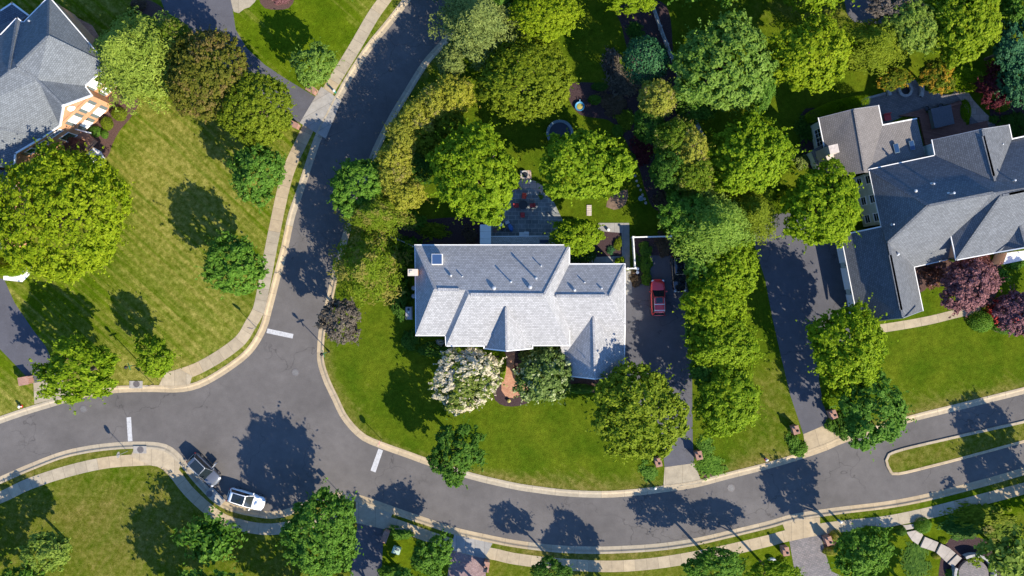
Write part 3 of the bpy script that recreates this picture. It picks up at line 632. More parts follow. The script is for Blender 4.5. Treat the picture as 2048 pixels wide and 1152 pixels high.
pipe_vent(HM, 1072, 557, 7.955, 1.35, 0.1); pipe_vent(HM, 1022, 564, 8.168, 0.85, 0.08); pipe_vent(HM, 925, 553, 7.828, 0.35, 0.06); pipe_vent(HM, 1082, 532, 7.232, 0.45, 0.06); pipe_vent(HM, 1169, 565, 7.062, 0.35, 0.06); pipe_vent(HM, 1203, 577, 7.360, 0.25, 0.08)
cap_vent(HM, 988, 576, 8.508, 0.26); cap_vent(HM, 1060, 574, 8.465, 0.26); cap_vent(HM, 902, 551, 7.785, 0.17); cap_vent(HM, 1149, 580, 7.487, 0.2)
m = MB(); p = P(875, 519, 6.9); m.box((p.x, p.y, 7.08), (1.32, 1.30, 0.5)); o = m.build("skylight", MT['white'], HM)
m = MB(); m.box((p.x, p.y, 7.365), (1.14, 1.12, 0.04)); q = m.build("pane", MT['glass_blue'], None); q.data.transform(Matrix.Translation(-HM.location)); q.parent = o
p = P(826, 545, 7.6); m = MB(); m.box((p.x, p.y, 3.85), (1.1, 0.72, 7.7)); ch = m.build("chimney", MT['brick'], HM)
m = MB(); m.box((p.x, p.y, 7.74), (1.2, 0.82, 0.09)); m.box((p.x - 0.2, p.y + 0.05, 7.84), (0.34, 0.34, 0.11)); q = m.build("chimney_cap", MT['tan_cap'], None); q.data.transform(Matrix.Translation(-HM.location)); q.parent = ch
# rear lean-to roof with a skylight
LT = wroot("porch", P(1050, 484), "low shaded lean-to roof with a white edge and a small skylight behind the middle house", "porch")
a = [P(981, 473, 2.6), P(1128, 472, 2.6), P(1128, 496, 3.6), P(981, 496, 3.6)]; m = MB(); m.face(a[::-1]); o = m.build("roof", MT['roof_main'], LT); md = o.modifiers.new("t", 'SOLIDIFY'); md.thickness = 0.12; md.offset = -1
if o.data.polygons[0].normal.z < 0: o.data.flip_normals()
gutter(LT, [[(981, 496, 3.6), (981, 473, 2.6), (1128, 472, 2.6), (1128, 490, 3.3)]])
m = MB(); p = P(1088, 484, 3.1); m.box((p.x, p.y, 3.16), (1.1, 0.55, 0.14), 0, R(22)); m.build("skylight", MT['skyg'], LT)
for x in (984, 1030, 1080, 1125): q = P(x, 475, 2.45); m = MB(); m.box((q.x, q.y, 1.25), (0.14, 0.14, 2.4)); m.build("post", MT['white'], LT)
WR = wroot("canopy", P(971, 468), "white panelled canopy roof reaching out behind the middle house", "canopy")
m = MB(); q = [P(960, 449, 2.8), P(982, 449, 2.8), P(982, 492, 3.3), P(960, 492, 3.3)]
for i in range(3):
    t0, t1 = i / 3 + 0.004, (i + 1) / 3 - 0.004
    aa, bb = q[0].lerp(q[3], t0), q[1].lerp(q[2], t0); cc, dd = q[1].lerp(q[2], t1), q[0].lerp(q[3], t1)
    for z0 in (0, -0.08): m.face([aa + Vector((0, 0, z0)), dd + Vector((0, 0, z0)), cc + Vector((0, 0, z0)), bb + Vector((0, 0, z0))][::(1 if z0 else -1)])
m.build("roof_panel", MT['white'], WR)
for x in (962, 980):
    q = P(x, 452, 2.7); m = MB(); m.box((q.x, q.y, 1.35), (0.1, 0.1, 2.65)); m.build("post", MT['white'], WR)
# --- the left house
E = 6.1; Rr = 10.0
HL = wroot("house", P(100, 200), "large brick house with a many-sided grey roof at the upper left corner of the photo", "house")
pl = [[(98, -6, E), (215, 130, E), (96, 73, Rr)], [(98, -6, E), (96, 73, Rr), (32, 134, Rr), (46, 46, E)], [(46, 46, E), (32, 134, Rr), (18, 141, Rr), (34, 36, E)],
      [(34, 36, E), (18, 141, Rr), (-110, 240, Rr), (-110, 150, E), (0, 71, E)], [(96, 73, Rr), (215, 130, E), (169, 172, E), (75, 160, 9.3), (32, 134, Rr)],
      [(75, 160, 9.3), (169, 172, E), (183, 190, E), (126, 211, 9.1)], [(75, 160, 9.3), (126, 211, 9.1), (119, 251, E)],
      [(-110, 240, Rr), (18, 141, Rr), (32, 134, Rr), (75, 160, 9.3), (119, 251, E), (84, 275, E)], [(84, 275, E), (30, 307, E), (28, 335, E), (-110, 335, E), (-110, 240, Rr)]]
roof(HL, pl, MT['roof_west'])
outl = [(98, -6), (215, 130), (169, 172), (183, 190), (119, 251), (84, 275), (30, 307), (28, 335), (-110, 335), (-110, 150), (0, 71), (34, 36), (46, 46)]
gutter(HL, [[(98, -6, E), (215, 130, E), (169, 172, E), (183, 190, E), (126, 211, 9.1), (119, 251, E), (84, 275, E), (30, 307, E), (28, 335, E)], [(-40, 100, E), (0, 71, E), (34, 36, E), (46, 46, E), (98, -6, E)]], 0.2, 0.2)
ridge(HL, [[(98, -3, E), (96, 73, Rr), (34, 132, Rr)], [(97, 73, Rr), (213, 129, E)], [(34, 38, E), (18, 140, Rr)], [(75, 160, 9.3), (125, 210, 9.1)], [(76, 160, 9.3), (34, 135, Rr)], [(76, 161, 9.3), (118, 249, E)], [(84, 274, E), (-100, 238, Rr)]], MT['roof_west'], 0.3, 0.07)
m = MB(); m.seg(P(91, 78, 9.5) + Vector((0, 0, .15)), P(38, 129, 9.5) + Vector((0, 0, .15)), 0.3, 0.2); m.build("ridge_vent", MT['roof_west'], HL)
_, wq = walls(HL, outl, E, 'brick', 0.12)
def wseg(i): return wq[i + 1], wq[i]       # the wall under eave i..i+1, seen from outside
def face_out(a, b, ref):
    e = (b - a); n = Vector((e.y, -e.x, 0))
    return (a, b) if n.dot(((a + b) / 2) - ref) > 0 else (b, a)
cen = P(70, 170); cen.z = 0
for i, ts in ((1, (0.22, 0.62)), (3, (0.27, 0.70))):
    a, b = face_out(Vector((wq[i].x, wq[i].y, 0)), Vector((wq[i + 1].x, wq[i + 1].y, 0)), cen)
    for t in ts:
        for zc in (4.45, 1.6): window(HL, a, b, t, zc, 1.05, 1.8, 'blind', 'white_frame', 'shutter', (2, 2))
g1, g2, g3 = P(181, 191, E), P(121, 249, E), P(128, 212, 8.95)
iw = (cen - (g1 + g2) / 2); iw.z = 0; iw = iw.normalized() * 0.16
m = MB(); m.face([g1 + iw, g2 + iw, g3 + iw]); m.face([g1 + iw * 1.6, g3 + iw * 1.6, g2 + iw * 1.6]); m.build("gable_wall", MT['brick'], HL)
gm = (g1 + g2 + g3) / 3 + iw * .4; ax = (g2 - g1).normalized(); m = MB(); nn = -iw.normalized()
pts = [gm + ax * math.cos(t) * .42 + Vector((0, 0, 1)) * math.sin(t) * .62 for t in [k * math.pi / 8 for k in range(16)]]
m.face([q + nn * .06 for q in pts]); 
for k in range(16): m.face([pts[k] - nn * .1, pts[(k + 1) % 16] - nn * .1, pts[(k + 1) % 16] + nn * .06, pts[k] + nn * .06])
m.build("oval_window", MT['white_frame'], HL)
a, b = face_out(Vector((wq[4].x, wq[4].y, 0)), Vector((wq[5].x, wq[5].y, 0)), cen)
window(HL, a, b, 0.42, 4.75, 1.9, 0.85, 'glass', 'white_frame', None, (4, 2)); window(HL, a, b, 0.5, 2.0, 1.5, 2.2, 'glass_green', 'white_frame', None, (1, 1))
a, b = face_out(Vector((wq[5].x, wq[5].y, 0)), Vector((wq[6].x, wq[6].y, 0)), cen)
window(HL, a, b, 0.3, 4.2, 1.1, 1.5, 'glass_green', 'white_frame', 'shutter'); window(HL, a, b, 0.75, 4.2, 1.1, 1.5, 'glass', 'white_frame', 'shutter')
# brick entrance terrace beside the bay
m = MB(); m.prism([P(*v) for v in ((120, 262), (180, 266), (196, 282), (178, 300), (150, 312), (100, 296))], 0.0, 0.95); m.build("terrace", MT['brickpath'], HL)
m = MB(); m.prism([P(*v) for v in ((197, 283), (188, 293), (180, 301), (176, 298), (194, 280))], 0.0, 0.5); m.build("step", MT['brickpath'], HL)
m = MB()
q = [P(x, y, 2.6) for x, y in ((119, 250), (181, 266))]; m.seg(q[0], q[1], 0.16, 0.2); m.build("trim_board", MT['white'], HL)
for x, y in ((62, 44), (74, 53)): pipe_vent(HL, x, y, 6.7, 0.5, 0.09)
# low roof, the house's shadow put into its blue tone, and terrace north of it, garage wing to the south
roof(HL, [[(-60, 70, 3.2), (0, 22, 3.2), (24, 6, 3.2), (56, 30, 3.2), (30, 50, 4.6), (-20, 90, 5.0)]], MT['roof_shaded'], "roof")
gutter(HL, [[(-60, 70, 3.2), (0, 22, 3.2), (24, 6, 3.2), (56, 30, 3.2)]], 0.2, 0.2)
walls(HL, [(-60, 74), (0, 24), (24, 8), (54, 30), (30, 48), (-20, 88)], 3.1, 'brick')
m = MB(); m.prism([P(*v) for v in ((120, 18), (186, 52), (215, 100), (190, 120), (110, 20))], 0, 0.4); m.build("terrace", MT['brickpath'], HL)
roof(HL, [[(-110, 335, 5.4), (18, 340, 5.4), (-30, 420, 8.2), (-110, 420, 8.2)], [(18, 340, 5.4), (8, 498, 5.4), (-30, 420, 8.2)], [(8, 498, 5.4), (-110, 500, 5.4), (-110, 420, 8.2), (-30, 420, 8.2)]], MT['roof_west'])
_, gq = walls(HL, [(18, 342), (8, 498), (-110, 500), (-110, 342)], 5.3, 'brick', 0.3)
gc = P(-60, 420); gc.z = 0
a, b = face_out(Vector((gq[0].x, gq[0].y, 0)), Vector((gq[1].x, gq[1].y, 0)), gc)
window(HL, a, b, 0.85, 1.6, 1.1, 1.4, 'blind', 'white_frame', 'shutter', (2, 2)); window(HL, a, b, 0.85, 4.0, 1.1, 1.4, 'blind', 'white_frame', 'shutter', (2, 2))
# --- the right house
HR = wroot("house", P(1880, 420), "slate grey roofed house with an attached garage wing at the right edge of the photo", "house")
E = 6.0; Rr = 10.2
plm = [[(1738, 339, E), (1870, 311, E), (1990, 364, 9.3), (2024, 278, E), (2170, 246, E), (2170, 356, Rr), (2003, 391, Rr), (1988, 385, Rr), (1856, 411, Rr)],
       [(1738, 339, E), (1856, 411, Rr), (1775, 486, 6.95), (1763, 453, E)],
       [(1856, 411, Rr), (1988, 385, Rr), (1912, 516, 3.1), (1895, 519, 3.1), (1828, 534, 3.1), (1775, 486, 6.95)],
       [(1988, 385, Rr), (2003, 391, Rr), (1912.5, 520, 6.0), (1901, 467, 6.0)],
       [(2003, 391, Rr), (2170, 356, Rr), (2170, 470, 5.8), (1988, 506, 6.0), (1912.5, 520, 6.0)],
       [(1682, 470, 3.0), (1763, 453, 5.9), (1775, 486, 6.95), (1806, 636, 6.95), (1717, 646, 3.0)],
       [(1775, 486, 6.95), (1828, 534, 3.1), (1846, 621, 3.0), (1806, 636, 6.95)]]
roof(HR, plm, MT['roof_east'])
roof(HR, [[(1864, 280, 6.0), (1964, 258, 9.2), (1990, 364, 9.2), (1870, 311, 6.0)], [(1964, 258, 9.2), (2018, 250, 6.6), (2024, 278, 6.5), (1990, 364, 9.2)]], MT['roof_east'])
roof(HR, [[(2036, 438, 7.6), (2052, 494, 7.8), (1988, 505, 5.5)], [(2036, 438, 7.6), (2100, 486, 5.5), (2052, 494, 7.8)]], MT['roof_east'])
roof(HR, [[(1637, 236, 4.2), (1708, 218, 6.2), (1729, 345, 6.2), (1700, 350, 5.4), (1660, 352, 4.3), (1648, 290, 4.2)], [(1708, 218, 6.2), (1757, 211, 4.5), (1765, 250, 4.5), (1833, 237, 4.2), (1852, 316, 4.2), (1738, 345, 5.9), (1729, 345, 6.2)]], MT['roof_tan'])
roof(HR, [[(1621, 302, 2.5), (1655, 284, 3.1), (1668, 330, 3.1), (1640, 345, 2.6)]], MT['roof_tan'])
gutter(HR, [[(1763, 453, 5.9), (1738, 339, E), (1870, 311, E), (1864, 280, 6.0)], [(2018, 250, 6.6), (2024, 278, 6.4), (2170, 246, E)], [(1763, 453, 5.9), (1682, 470, 3.0), (1717, 646, 3.0)], [(1846, 621, 3.0), (1828, 534, 3.1), (1895, 519, 3.1)],
           [(1901, 467, 6.0), (1912.5, 520, 6.0), (1988, 506, 6.0), (2052, 495, 7.8)], [(1648, 290, 4.2), (1637, 236, 4.2)], [(1757, 211, 4.5), (1765, 250, 4.5), (1833, 237, 4.2)]], 0.14, 0.16)
gutter(HR, [[(1637, 236, 4.2), (1708, 218, 6.2), (1757, 211, 4.5)], [(1717, 646, 3.0), (1806, 636, 6.95), (1846, 621, 4.9)], [(1864, 280, 6.0), (1964, 258, 9.2), (2018, 250, 6.6)]], 0.07, 0.18, "rake_board", 'grey')
ridge(HR, [[(1739, 340, E), (1856, 411, Rr), (1776, 485, 6.95)], [(1777, 488, 6.95), (1806, 634, 6.95)], [(1858, 411, Rr), (1986, 385, Rr)], [(2005, 391, Rr), (2160, 358, Rr)], [(1965, 259, 9.2), (1990, 362, 9.2)], [(2002, 392, Rr), (1913, 519, 6.0)], [(2037, 440, 7.6), (2052, 493, 7.8)]], MT['roof_east'], 0.28, 0.06)
ridge(HR, [[(1877, 407, 9.38), (1984, 386, Rr)], ], MT['roof_east'], 0.34, 0.2, "ridge_vent"); ridge(HR, [[(2018, 388, Rr), (2150, 360, Rr)]], MT['roof_east'], 0.34, 0.2, "ridge_vent"); ridge(HR, [[(1780, 510, 6.95), (1802, 620, 6.95)]], MT['roof_east'], 0.34, 0.2, "ridge_vent")
ridge(HR, [[(1966, 272, 9.2), (1987, 352, 9.2)]], MT['roof_east'], 0.34, 0.18, "ridge_vent"); ridge(HR, [[(1708, 220, 6.2), (1729, 343, 6.2)]], MT['roof_tan'], 0.22, 0.05)
hc = P(1880, 430); hc.z = 0
_, q1 = walls(HR, [(1738, 339), (1870, 311), (2024, 278), (2170, 246), (2170, 460), (1960, 480), (1880, 440), (1763, 453)], E, 'siding_green', 0.35)
_, q1b = walls(HR, [(1864, 280), (2018, 250), (2024, 290), (1870, 330)], E, 'siding_green', 0.35)
_, q2 = walls(HR, [(1682, 470), (1775, 452), (1828, 534), (1846, 621), (1717, 646)], 3.0, 'siding_green', 0.35)
walls(HR, [(1895, 470), (1912, 520), (2060, 492), (2060, 440)], 5.5, 'brick', 0.3)
_, q3 = walls(HR, [(1637, 236), (1757, 211), (1765, 250), (1833, 237), (1852, 316), (1660, 352)], 4.2, 'siding_green', 0.3)
walls(HR, [(1621, 302), (1655, 286), (1668, 328), (1642, 343)], 2.5, 'siding_green', 0.15)
a, b = face_out(Vector((q1[0].x, q1[0].y, 0)), Vector((q1[7].x, q1[7].y, 0)), hc)
for t in (0.12, 0.5, 0.86):
    tt = t
    for zc in (4.5, 1.9): window(HR, a, b, tt, zc, 1.1, 1.5, 'glass', 'white_frame', None, (1, 2))
a, b = face_out(Vector((q2[0].x, q2[0].y, 0)), Vector((q2[4].x, q2[4].y, 0)), P(1780, 560))
for t in (0.17, 0.5, 0.83):
    f = window(HR, a, b, t, 1.2, 2.75, 2.15, 'blind', 'white_frame', None, (4, 4), name="garage_door")
e = (b - a).normalized(); n = Vector((e.y, -e.x, 0))
for t in (0.335, 0.665):
    p = a.lerp(b, t) + n * 0.12; m = MB(); m.lathe((p.x, p.y, 1.9), [(0.0, -0.02), (0.11, 0.0), (0.13, 0.25), (0.05, 0.36), (0.0, 0.38)], 8); m.build("wall_lamp", MT['black'], HR)
m = MB(); a, b = face_out(Vector((q3[0].x, q3[0].y, 0)), Vector((q3[5].x, q3[5].y, 0)), P(1750, 290)); 
for t in (0.2, 0.36, 0.52): window(HR, a, b, t, 2.4, 1.15, 2.0, 'glass', 'white_frame', None, (2, 2))
for c in ((1792, 297, 4.92), (1823, 291, 4.46)):
    p = P(*c); m = MB(); m.box((p.x, p.y, c[2] + .07), (0.62, 1.15, 0.18), R(13)); o = m.build("skylight", MT['blue_grey'], HR)
    m = MB(); m.box((p.x, p.y, c[2] + .17), (0.52, 1.02, 0.03), R(13)); q = m.build("pane", MT['skyg'], None); q.data.transform(Matrix.Translation(-HR.location)); q.parent = o
p = P(1668, 298, 7.0); m = MB(); m.box((p.x, p.y, 3.5), (1.15, 1.05, 7.0), R(13)); ch = m.build("chimney", MT['pale_stone'], HR)
p = P(1661, 315, 5.4); m = MB(); m.box((p.x, p.y, 2.7), (0.95, 0.8, 5.4), R(20)); m.build("chimney_shoulder", MT['pale_stone'], HR)
for v in ((1864, 368, 8.4, 0.55, 0.09), (1898, 388, 9.5, 1.2, 0.1), (2023, 362, 9.2, 0.8, 0.09), (1784, 449, 7.2, 0.5, 0.07), (1796, 508, 5.8, 0.2, 0.09), (2003, 289, 7.4, 0.35, 0.06)): pipe_vent(HR, *v)
cap_vent(HR, 1830, 382, 8.7, 0.2)
m = MB(); p = P(1857, 304, 3.2); m.box((p.x, p.y, 1.6), (1.2, 1.5, 3.2), R(13)); m.build("bay_window", MT['white_frame'], HR)
# porch slab in the sun and the front brickwork
m = MB(); m.prism([P(*v) for v in ((1980, 530), (2028, 520), (2024, 503), (1988, 508))], 0.1, 2.9); m.build("porch_roof", MT['white'], HR)
m = MB(); m.prism([P(*v) for v in ((1948, 508), (1974, 503), (1976, 528), (1950, 530))], 0.0, 0.6); m.build("terrace", MT['brickpath'], HR)
# openings of the middle house
mc = P(985, 590); mc.z = 0
def ring(q, i, c): return face_out(Vector((q[i].x, q[i].y, 0)), Vector((q[(i + 1) % len(q)].x, q[(i + 1) % len(q)].y, 0)), c)
a, b = ring(mq, 2, mc)
for t in (.07, .2, .33, .62, .78, .92):
    for zc in (4.5, 1.7): window(HM, a, b, t, zc, 1.0, 1.5, 'glass', 'white_frame', 'shutter', (2, 2))
a, b = ring(mq, 0, mc)
for t in (.1, .26, .42, .6, .8): window(HM, a, b, t, 4.5, 1.0, 1.4, 'glass', 'white_frame', None, (2, 2))
a, b = ring(mq, 5, mc)
for t in (.2, .8): window(HM, a, b, t, 4.5, 1.0, 1.4, 'glass', 'white_frame', None, (2, 2))
a, b = ring(eq, 2, P(1200, 620))
for t in (.28, .62): window(HM, a, b, t, 1.2, 2.7, 2.15, 'blind', 'white_frame', None, (4, 4), name="garage_door")
# deck, hot tub, patio pieces behind it
DK = wroot("deck", P(1880, 245), "low red brown boarded deck behind the right house", "deck")
m = MB(); m.prism([P(*v) for v in ((1795, 233), (1846, 218), (1849, 228), (1913, 203), (1920, 206), (1928, 252), (1970, 243), (1972, 258), (1866, 290), (1852, 312), (1835, 236))], 0.0, 0.55); m.build("floor", MT['deck'], DK)
m = MB(); m.prism([P(*v) for v in ((1885, 214), (1914, 207), (1914, 211), (1885, 219))], 0.56, 0.95); m.build("bench", MT['deck'], DK)
HT = wroot("hot_tub", P(1872, 240), "square hot tub under a dark padded cover on the deck", "hot tub")
q = [P(*v) for v in ((1851, 223), (1889, 215), (1896, 251), (1859, 260))]; m = MB(); m.prism(q, 0.56, 1.35); m.build("tub", MT['shutter'], HT); m = MB(); m.prism(inset(q, -0.06), 1.352, 1.48); m.build("cover", MT['spa'], HT)
for c, lab in (((1849, 219), "round dark planter with a small bush, left one beside the hot tub"), ((1877, 214), "round dark planter with a small bush, right one beside the hot tub")):
    p = P(*c); m = MB(); m.lathe((p.x, p.y, 0.13), [(0.25, 0), (0.33, 0.5), (0.30, 0.52), (0.28, 0.42), (0, 0.42)], 14); single(m, "planter", MT['black'], lab, "planter", "planters by the hot tub")
FP = wroot("fire_pit", P(1808, 181), "round stone fire pit on the paved terrace of the right house", "fire pit")
p = P(1808, 181); m = MB(); m.lathe((p.x, p.y, 0.13), [(0.95, 0), (0.95, 0.42), (0.62, 0.42), (0.62, 0.1)], 24); m.build("stone_ring", MT['stone'], FP); m = MB(); m.lathe((p.x, p.y, 0.13), [(0.62, 0.1), (0, 0.12)], 20); m.build("ash_bed", MT['black'], FP)
def arc_wall(name, c, r, a0, a1, w_, z0, z1, mat, lab, cat, grp=None):
    p = P(*c); ln = [p + Vector((math.cos(R(a)) * r, math.sin(R(a)) * r, 0)) for a in np.linspace(a0, a1, 18)]
    m = sweep(ln, [(-w_ / 2, z0), (-w_ / 2, z1), (w_ / 2, z1), (w_ / 2, z0)]); return single(m, name, MT[mat], lab, cat, grp)
arc_wall("stone_bench", (1808, 181), 2.15, -160, -210, 0.42, 0.1, 0.6, 'stone', "curved stone seat wall on the left of the fire pit", "bench", "stone seat walls")
arc_wall("stone_bench", (1808, 181), 2.15, -25, 30, 0.42, 0.1, 0.6, 'stone', "curved stone seat wall on the right of the fire pit", "bench", "stone seat walls")
sheet("kerb", [(1722, 198), (1770, 185), (1771, 189), (1723, 202)], 0.2, 'stone', thick=0.2)
ob = arc_wall("retaining_wall", (1942, 1146), 2.55, -10, 118, 0.34, 0.0, 1.05, 'stone', "curved pale stone retaining wall round the lower right terrace", "wall")
arc_wall("retaining_wall", (1942, 1146), 2.55, 158, 235, 0.34, 0.0, 1.05, 'stone', "short curved stone retaining wall left of the lower right terrace", "wall")
print("houses done")

# ------------------------------------------------------------------ fences
def fence(name, pts, h, mat, lab, post=2.2, solid=True, w_=0.06, postw=0.14):
    q = px(*pts); t = wroot(name, q[0], lab, "fence")
    m = MB()
    for a, b in zip(q, q[1:]):
        m.seg(a + Vector((0, 0, h)), b + Vector((0, 0, h)), w_, h - 0.15) if solid else [m.seg(a + Vector((0, 0, z)), b + Vector((0, 0, z)), w_, 0.12) for z in (h, h * 0.66, h * 0.33)]
    m.build("panel" if solid else "rail", MT[mat], t)
    if solid:
        m = MB()
        for a, b in zip(q, q[1:]): m.seg(a + Vector((0, 0, h + 0.03)), b + Vector((0, 0, h + 0.03)), w_ * 2.4, 0.06)
        m.build("top_rail", MT[mat], t)
    for a, b in zip(q, q[1:]):
        n = max(1, int((b - a).length / post))
        for i in range(n + 1):
            if i == 0 and a is not q[0]: continue
            p = a.lerp(b, i / n); m = MB(); m.box((p.x, p.y, (h + 0.12) / 2), (postw, postw, h + 0.12)); m.box((p.x, p.y, h + 0.14), (postw + .05, postw + .05, 0.05)); m.build("post", MT[mat], t)
    return t
fence("fence", [(1252, 538), (1267, 537), (1263, 476), (1337, 474)], 1.6, 'white', "white fence turning two corners between the middle house and the driveway", 2.4, postw=0.2)
fence("fence", [(1303, 16), (1318, 60), (1345, 130), (1365, 185), (1386, 240), (1402, 275)], 1.5, 'fence_grey', "long weathered grey fence between the back gardens of the middle and right houses", 2.4, False, 0.16, 0.2)
fence("fence", [(764, 469), (799, 480), (829, 494)], 1.4, 'fence_grey', "short pale fence running from the hedge to the corner of the middle house", 2.0, True, 0.05)
m = MB()
for i in range(10):
    p = P(1142 + i * 4.6, 519); m.box((p.x, p.y, 0.55), (0.13, 1.5, 0.06), R(0))
single(m, "slatted_bench", MT['pale_stone'], "slatted wooden platform in the nook behind the middle house", "platform")
m = MB()
for i in range(6): p = P(1178, 412 + i * 3.6); m.box((p.x, p.y, 0.17), (0.62, 0.2, 0.08))
single(m, "boardwalk", MT['pale_stone'], "small boarded walk beside the tree at the patio", "walk")

# ------------------------------------------------------------------ street furniture
def pier(x, y, rz, lab, lamp=True, sx=0.95, sy=1.25, h=1.35, grp="brick gate piers at the driveways"):
    p = P(x, y, h); t = wroot("brick_pier", Vector((p.x, p.y, 0)), lab, "pier", grp)
    m = MB(); m.box((p.x, p.y, h / 2), (sx * .8, sy * .8, h), rz); m.build("pillar", MT['pier'], t)
    m = MB(); m.box((p.x, p.y, h + 0.045), (sx * .88, sy * .88, 0.09), rz); m.build("cap", MT['pier'], t)
    if lamp:
        m = MB(); m.cyl((p.x, p.y, h + .09), (p.x, p.y, h + .32), 0.035, n=8); m.lathe((p.x, p.y, h + .3), [(0.06, 0), (0.14, 0.06), (0.16, 0.3), (0.19, 0.32), (0.05, 0.44), (0, 0.5)], 8)
        m.build("lamp", MT['black'], t)
pier(1317, 925, R(12), "brick gate pier with a lamp on the left of the middle driveway")
pier(1398, 911, R(12), "brick gate pier with a lamp on the right of the middle driveway")
pier(1592, 860, R(15), "orange brick gate pier on the left of the right house's driveway")
pier(1667, 829, R(20), "orange brick gate pier on the right of the right house's driveway")
pier(770, 1074, R(-20), "brick gate pier beside the shaded driveway at the bottom", False, 0.85, 1.7)
pier(973, 1134, R(-8), "brick gate pier right of the purple brick driveway", True, 0.8, 1.5)
pier(897, 1112, R(-8), "brick gate pier half hidden by a small tree left of the purple brick driveway", False, 0.7, 1.5)
pier(1572, 1103, R(8), "brick gate pier on the left of the stone paved driveway at the bottom")
pier(1658, 1082, R(20), "brick gate pier among yellow shrubs on the right of the stone paved driveway")
pier(47, 762, R(10), "lone brick gate pier on the lawn at the left edge of the photo", False, 1.5, 1.2)
pier(622, 178, R(-30), "brick gate pier under the small tree on the upper driveway", True, 1.4, 0.9)
pier(586, 248, R(-25), "brick gate pier below the upper driveway, beside the olive tree", True, 1.5, 0.8)
def text_mesh(s, size, mat, name="lettering"):
    c = bpy.data.curves.new("t", 'FONT'); c.body = s; c.size = size; c.align_x = 'CENTER'; c.align_y = 'CENTER'; c.extrude = 0.004
    o = bpy.data.objects.new("t", c); C.objects.link(o); dg = bpy.context.evaluated_depsgraph_get(); me = bpy.data.meshes.new_from_object(o.evaluated_get(dg))
    bpy.data.objects.remove(o); me.materials.clear(); me.materials.append(mat); n = bpy.data.objects.new(name, me); C.objects.link(n); return n
def stop_sign(x, y, face, lab, h=2.5):
    t = empty("stop_sign", P(x, y, 0) + Vector((0, 0, 0.12)), lab, "stop sign", "stop signs at the junction", face)
    m = MB(); m.cyl((0, 0, 0), (0, 0, h + .35), 0.035, n=8); m.build("post", MT['grey'], t)
    rot = Matrix.Translation((0.05, 0, h)) @ Matrix.Rotation(R(90), 4, 'Z') @ Matrix.Rotation(R(90), 4, 'X')
    def octo(r, z0, z1):
        m = MB(); q = [Vector((r * math.cos(R(22.5 + 45 * i)), r * math.sin(R(22.5 + 45 * i)), 0)) for i in range(8)]; m.prism(q, z0, z1); m.v = [rot @ v for v in m.v]; return m
    b = octo(0.41, -0.012, 0.0).build("back_plate", MT['grey'], t)
    octo(0.40, 0.001, 0.006).build("border", MT['white'], t); octo(0.375, 0.007, 0.012).build("face", MT['sign_red'], t)
    tx = text_mesh("STOP", 0.27, MT['white']); tx.data.transform(rot @ Matrix.Translation((0, 0, 0.017))); tx.parent = t
    return t
stop_sign(513, 655, R(75), "stop sign on the left verge of the upper road, by its stop line")
stop_sign(256, 902, R(178), "stop sign on the lower left verge, by the stop line of the left road")
stop_sign(764, 879, R(-15), "stop sign on the corner lawn by the lower stop line")
def lamp_post(x, y, lab, h=3.9, arms=True):
    t = empty("street_lamp", P(x, y, 0) + Vector((0, 0, 0.12)), lab, "street lamp", "street lamps", R(20))
    m = MB(); m.lathe((0, 0, 0), [(0.13, 0), (0.13, 0.25), (0.07, 0.4), (0.055, 0.5), (0.045, h)], 10); m.build("pole", MT['black'], t)
    m = MB(); m.lathe((0, 0, h), [(0.05, 0), (0.13, 0.05), (0.20, 0.42), (0.22, 0.44), (0.10, 0.60), (0.0, 0.72)], 10); m.build("lantern", MT['black'], t)
    if arms:
        m = MB(); m.box((0, 0.0, h - 0.55), (0.04, 0.95, 0.17)); m.build("street_name_plate", MT['green'], t); m = MB(); m.box((0.0, 0, h - 0.34), (0.95, 0.04, 0.17)); m.build("street_name_plate", MT['green'], t)
    return t
lamp_post(659, 703, "dark street lamp with name plates on the corner lawn by the plum tree")
lamp_post(283, 728, "dark street lamp with name plates beside the two bright trees at the left")
t = empty("lamp_post", P(308, 768) + Vector((0, 0, .12)), "thin short post leaning over the storm drain at the left ramp", "post")
m = MB(); m.cyl((0, 0, 0), (-0.1, -0.05, 2.0), 0.04, n=8); m.build("pole", MT['black'], t); m = MB(); m.box((-0.1, -0.05, 1.9), (0.35, 0.05, 0.45), R(30)); m.build("plate", MT['grey'], t)
t = empty("road_sign", P(680, 986) + Vector((0, 0, .12)), "road sign plate on a post behind the big tree at the lower kerb", "sign")
m = MB(); m.cyl((0, 0, 0), (0, 0, 2.6), 0.035, n=8); m.build("post", MT['grey'], t); m = MB(); m.box((0, 0, 2.35), (0.6, 0.03, 0.75), R(40)); m.build("plate", MT['grey'], t)
def hydrant(x, y, lab, cap='white'):
    t = empty("fire_hydrant", P(x, y) + Vector((0, 0, .12)), lab, "fire hydrant", "fire hydrants")
    m = MB(); m.lathe((0, 0, 0), [(0.2, 0), (0.2, 0.05), (0.13, 0.07), (0.13, 0.5), (0.17, 0.52), (0.17, 0.56)], 12); m.build("barrel", MT['sign_red'], t)
    m = MB(); m.lathe((0, 0, 0.56), [(0.16, 0), (0.13, 0.1), (0.05, 0.16), (0.04, 0.2), (0, 0.2)], 12); m.build("bonnet", MT[cap], t)
    for a in (0, 120, 240):
        m = MB(); d = Vector((math.cos(R(a)), math.sin(R(a)), 0)); m.cyl(d * 0.1 + Vector((0, 0, .4)), d * 0.24 + Vector((0, 0, .4)), 0.07, n=8); m.build("outlet", MT[cap], t)
hydrant(44, 812, "red fire hydrant with a white top on the lawn at the left edge"); hydrant(1531, 918, "red fire hydrant on the grass by the kerb near the right driveway")
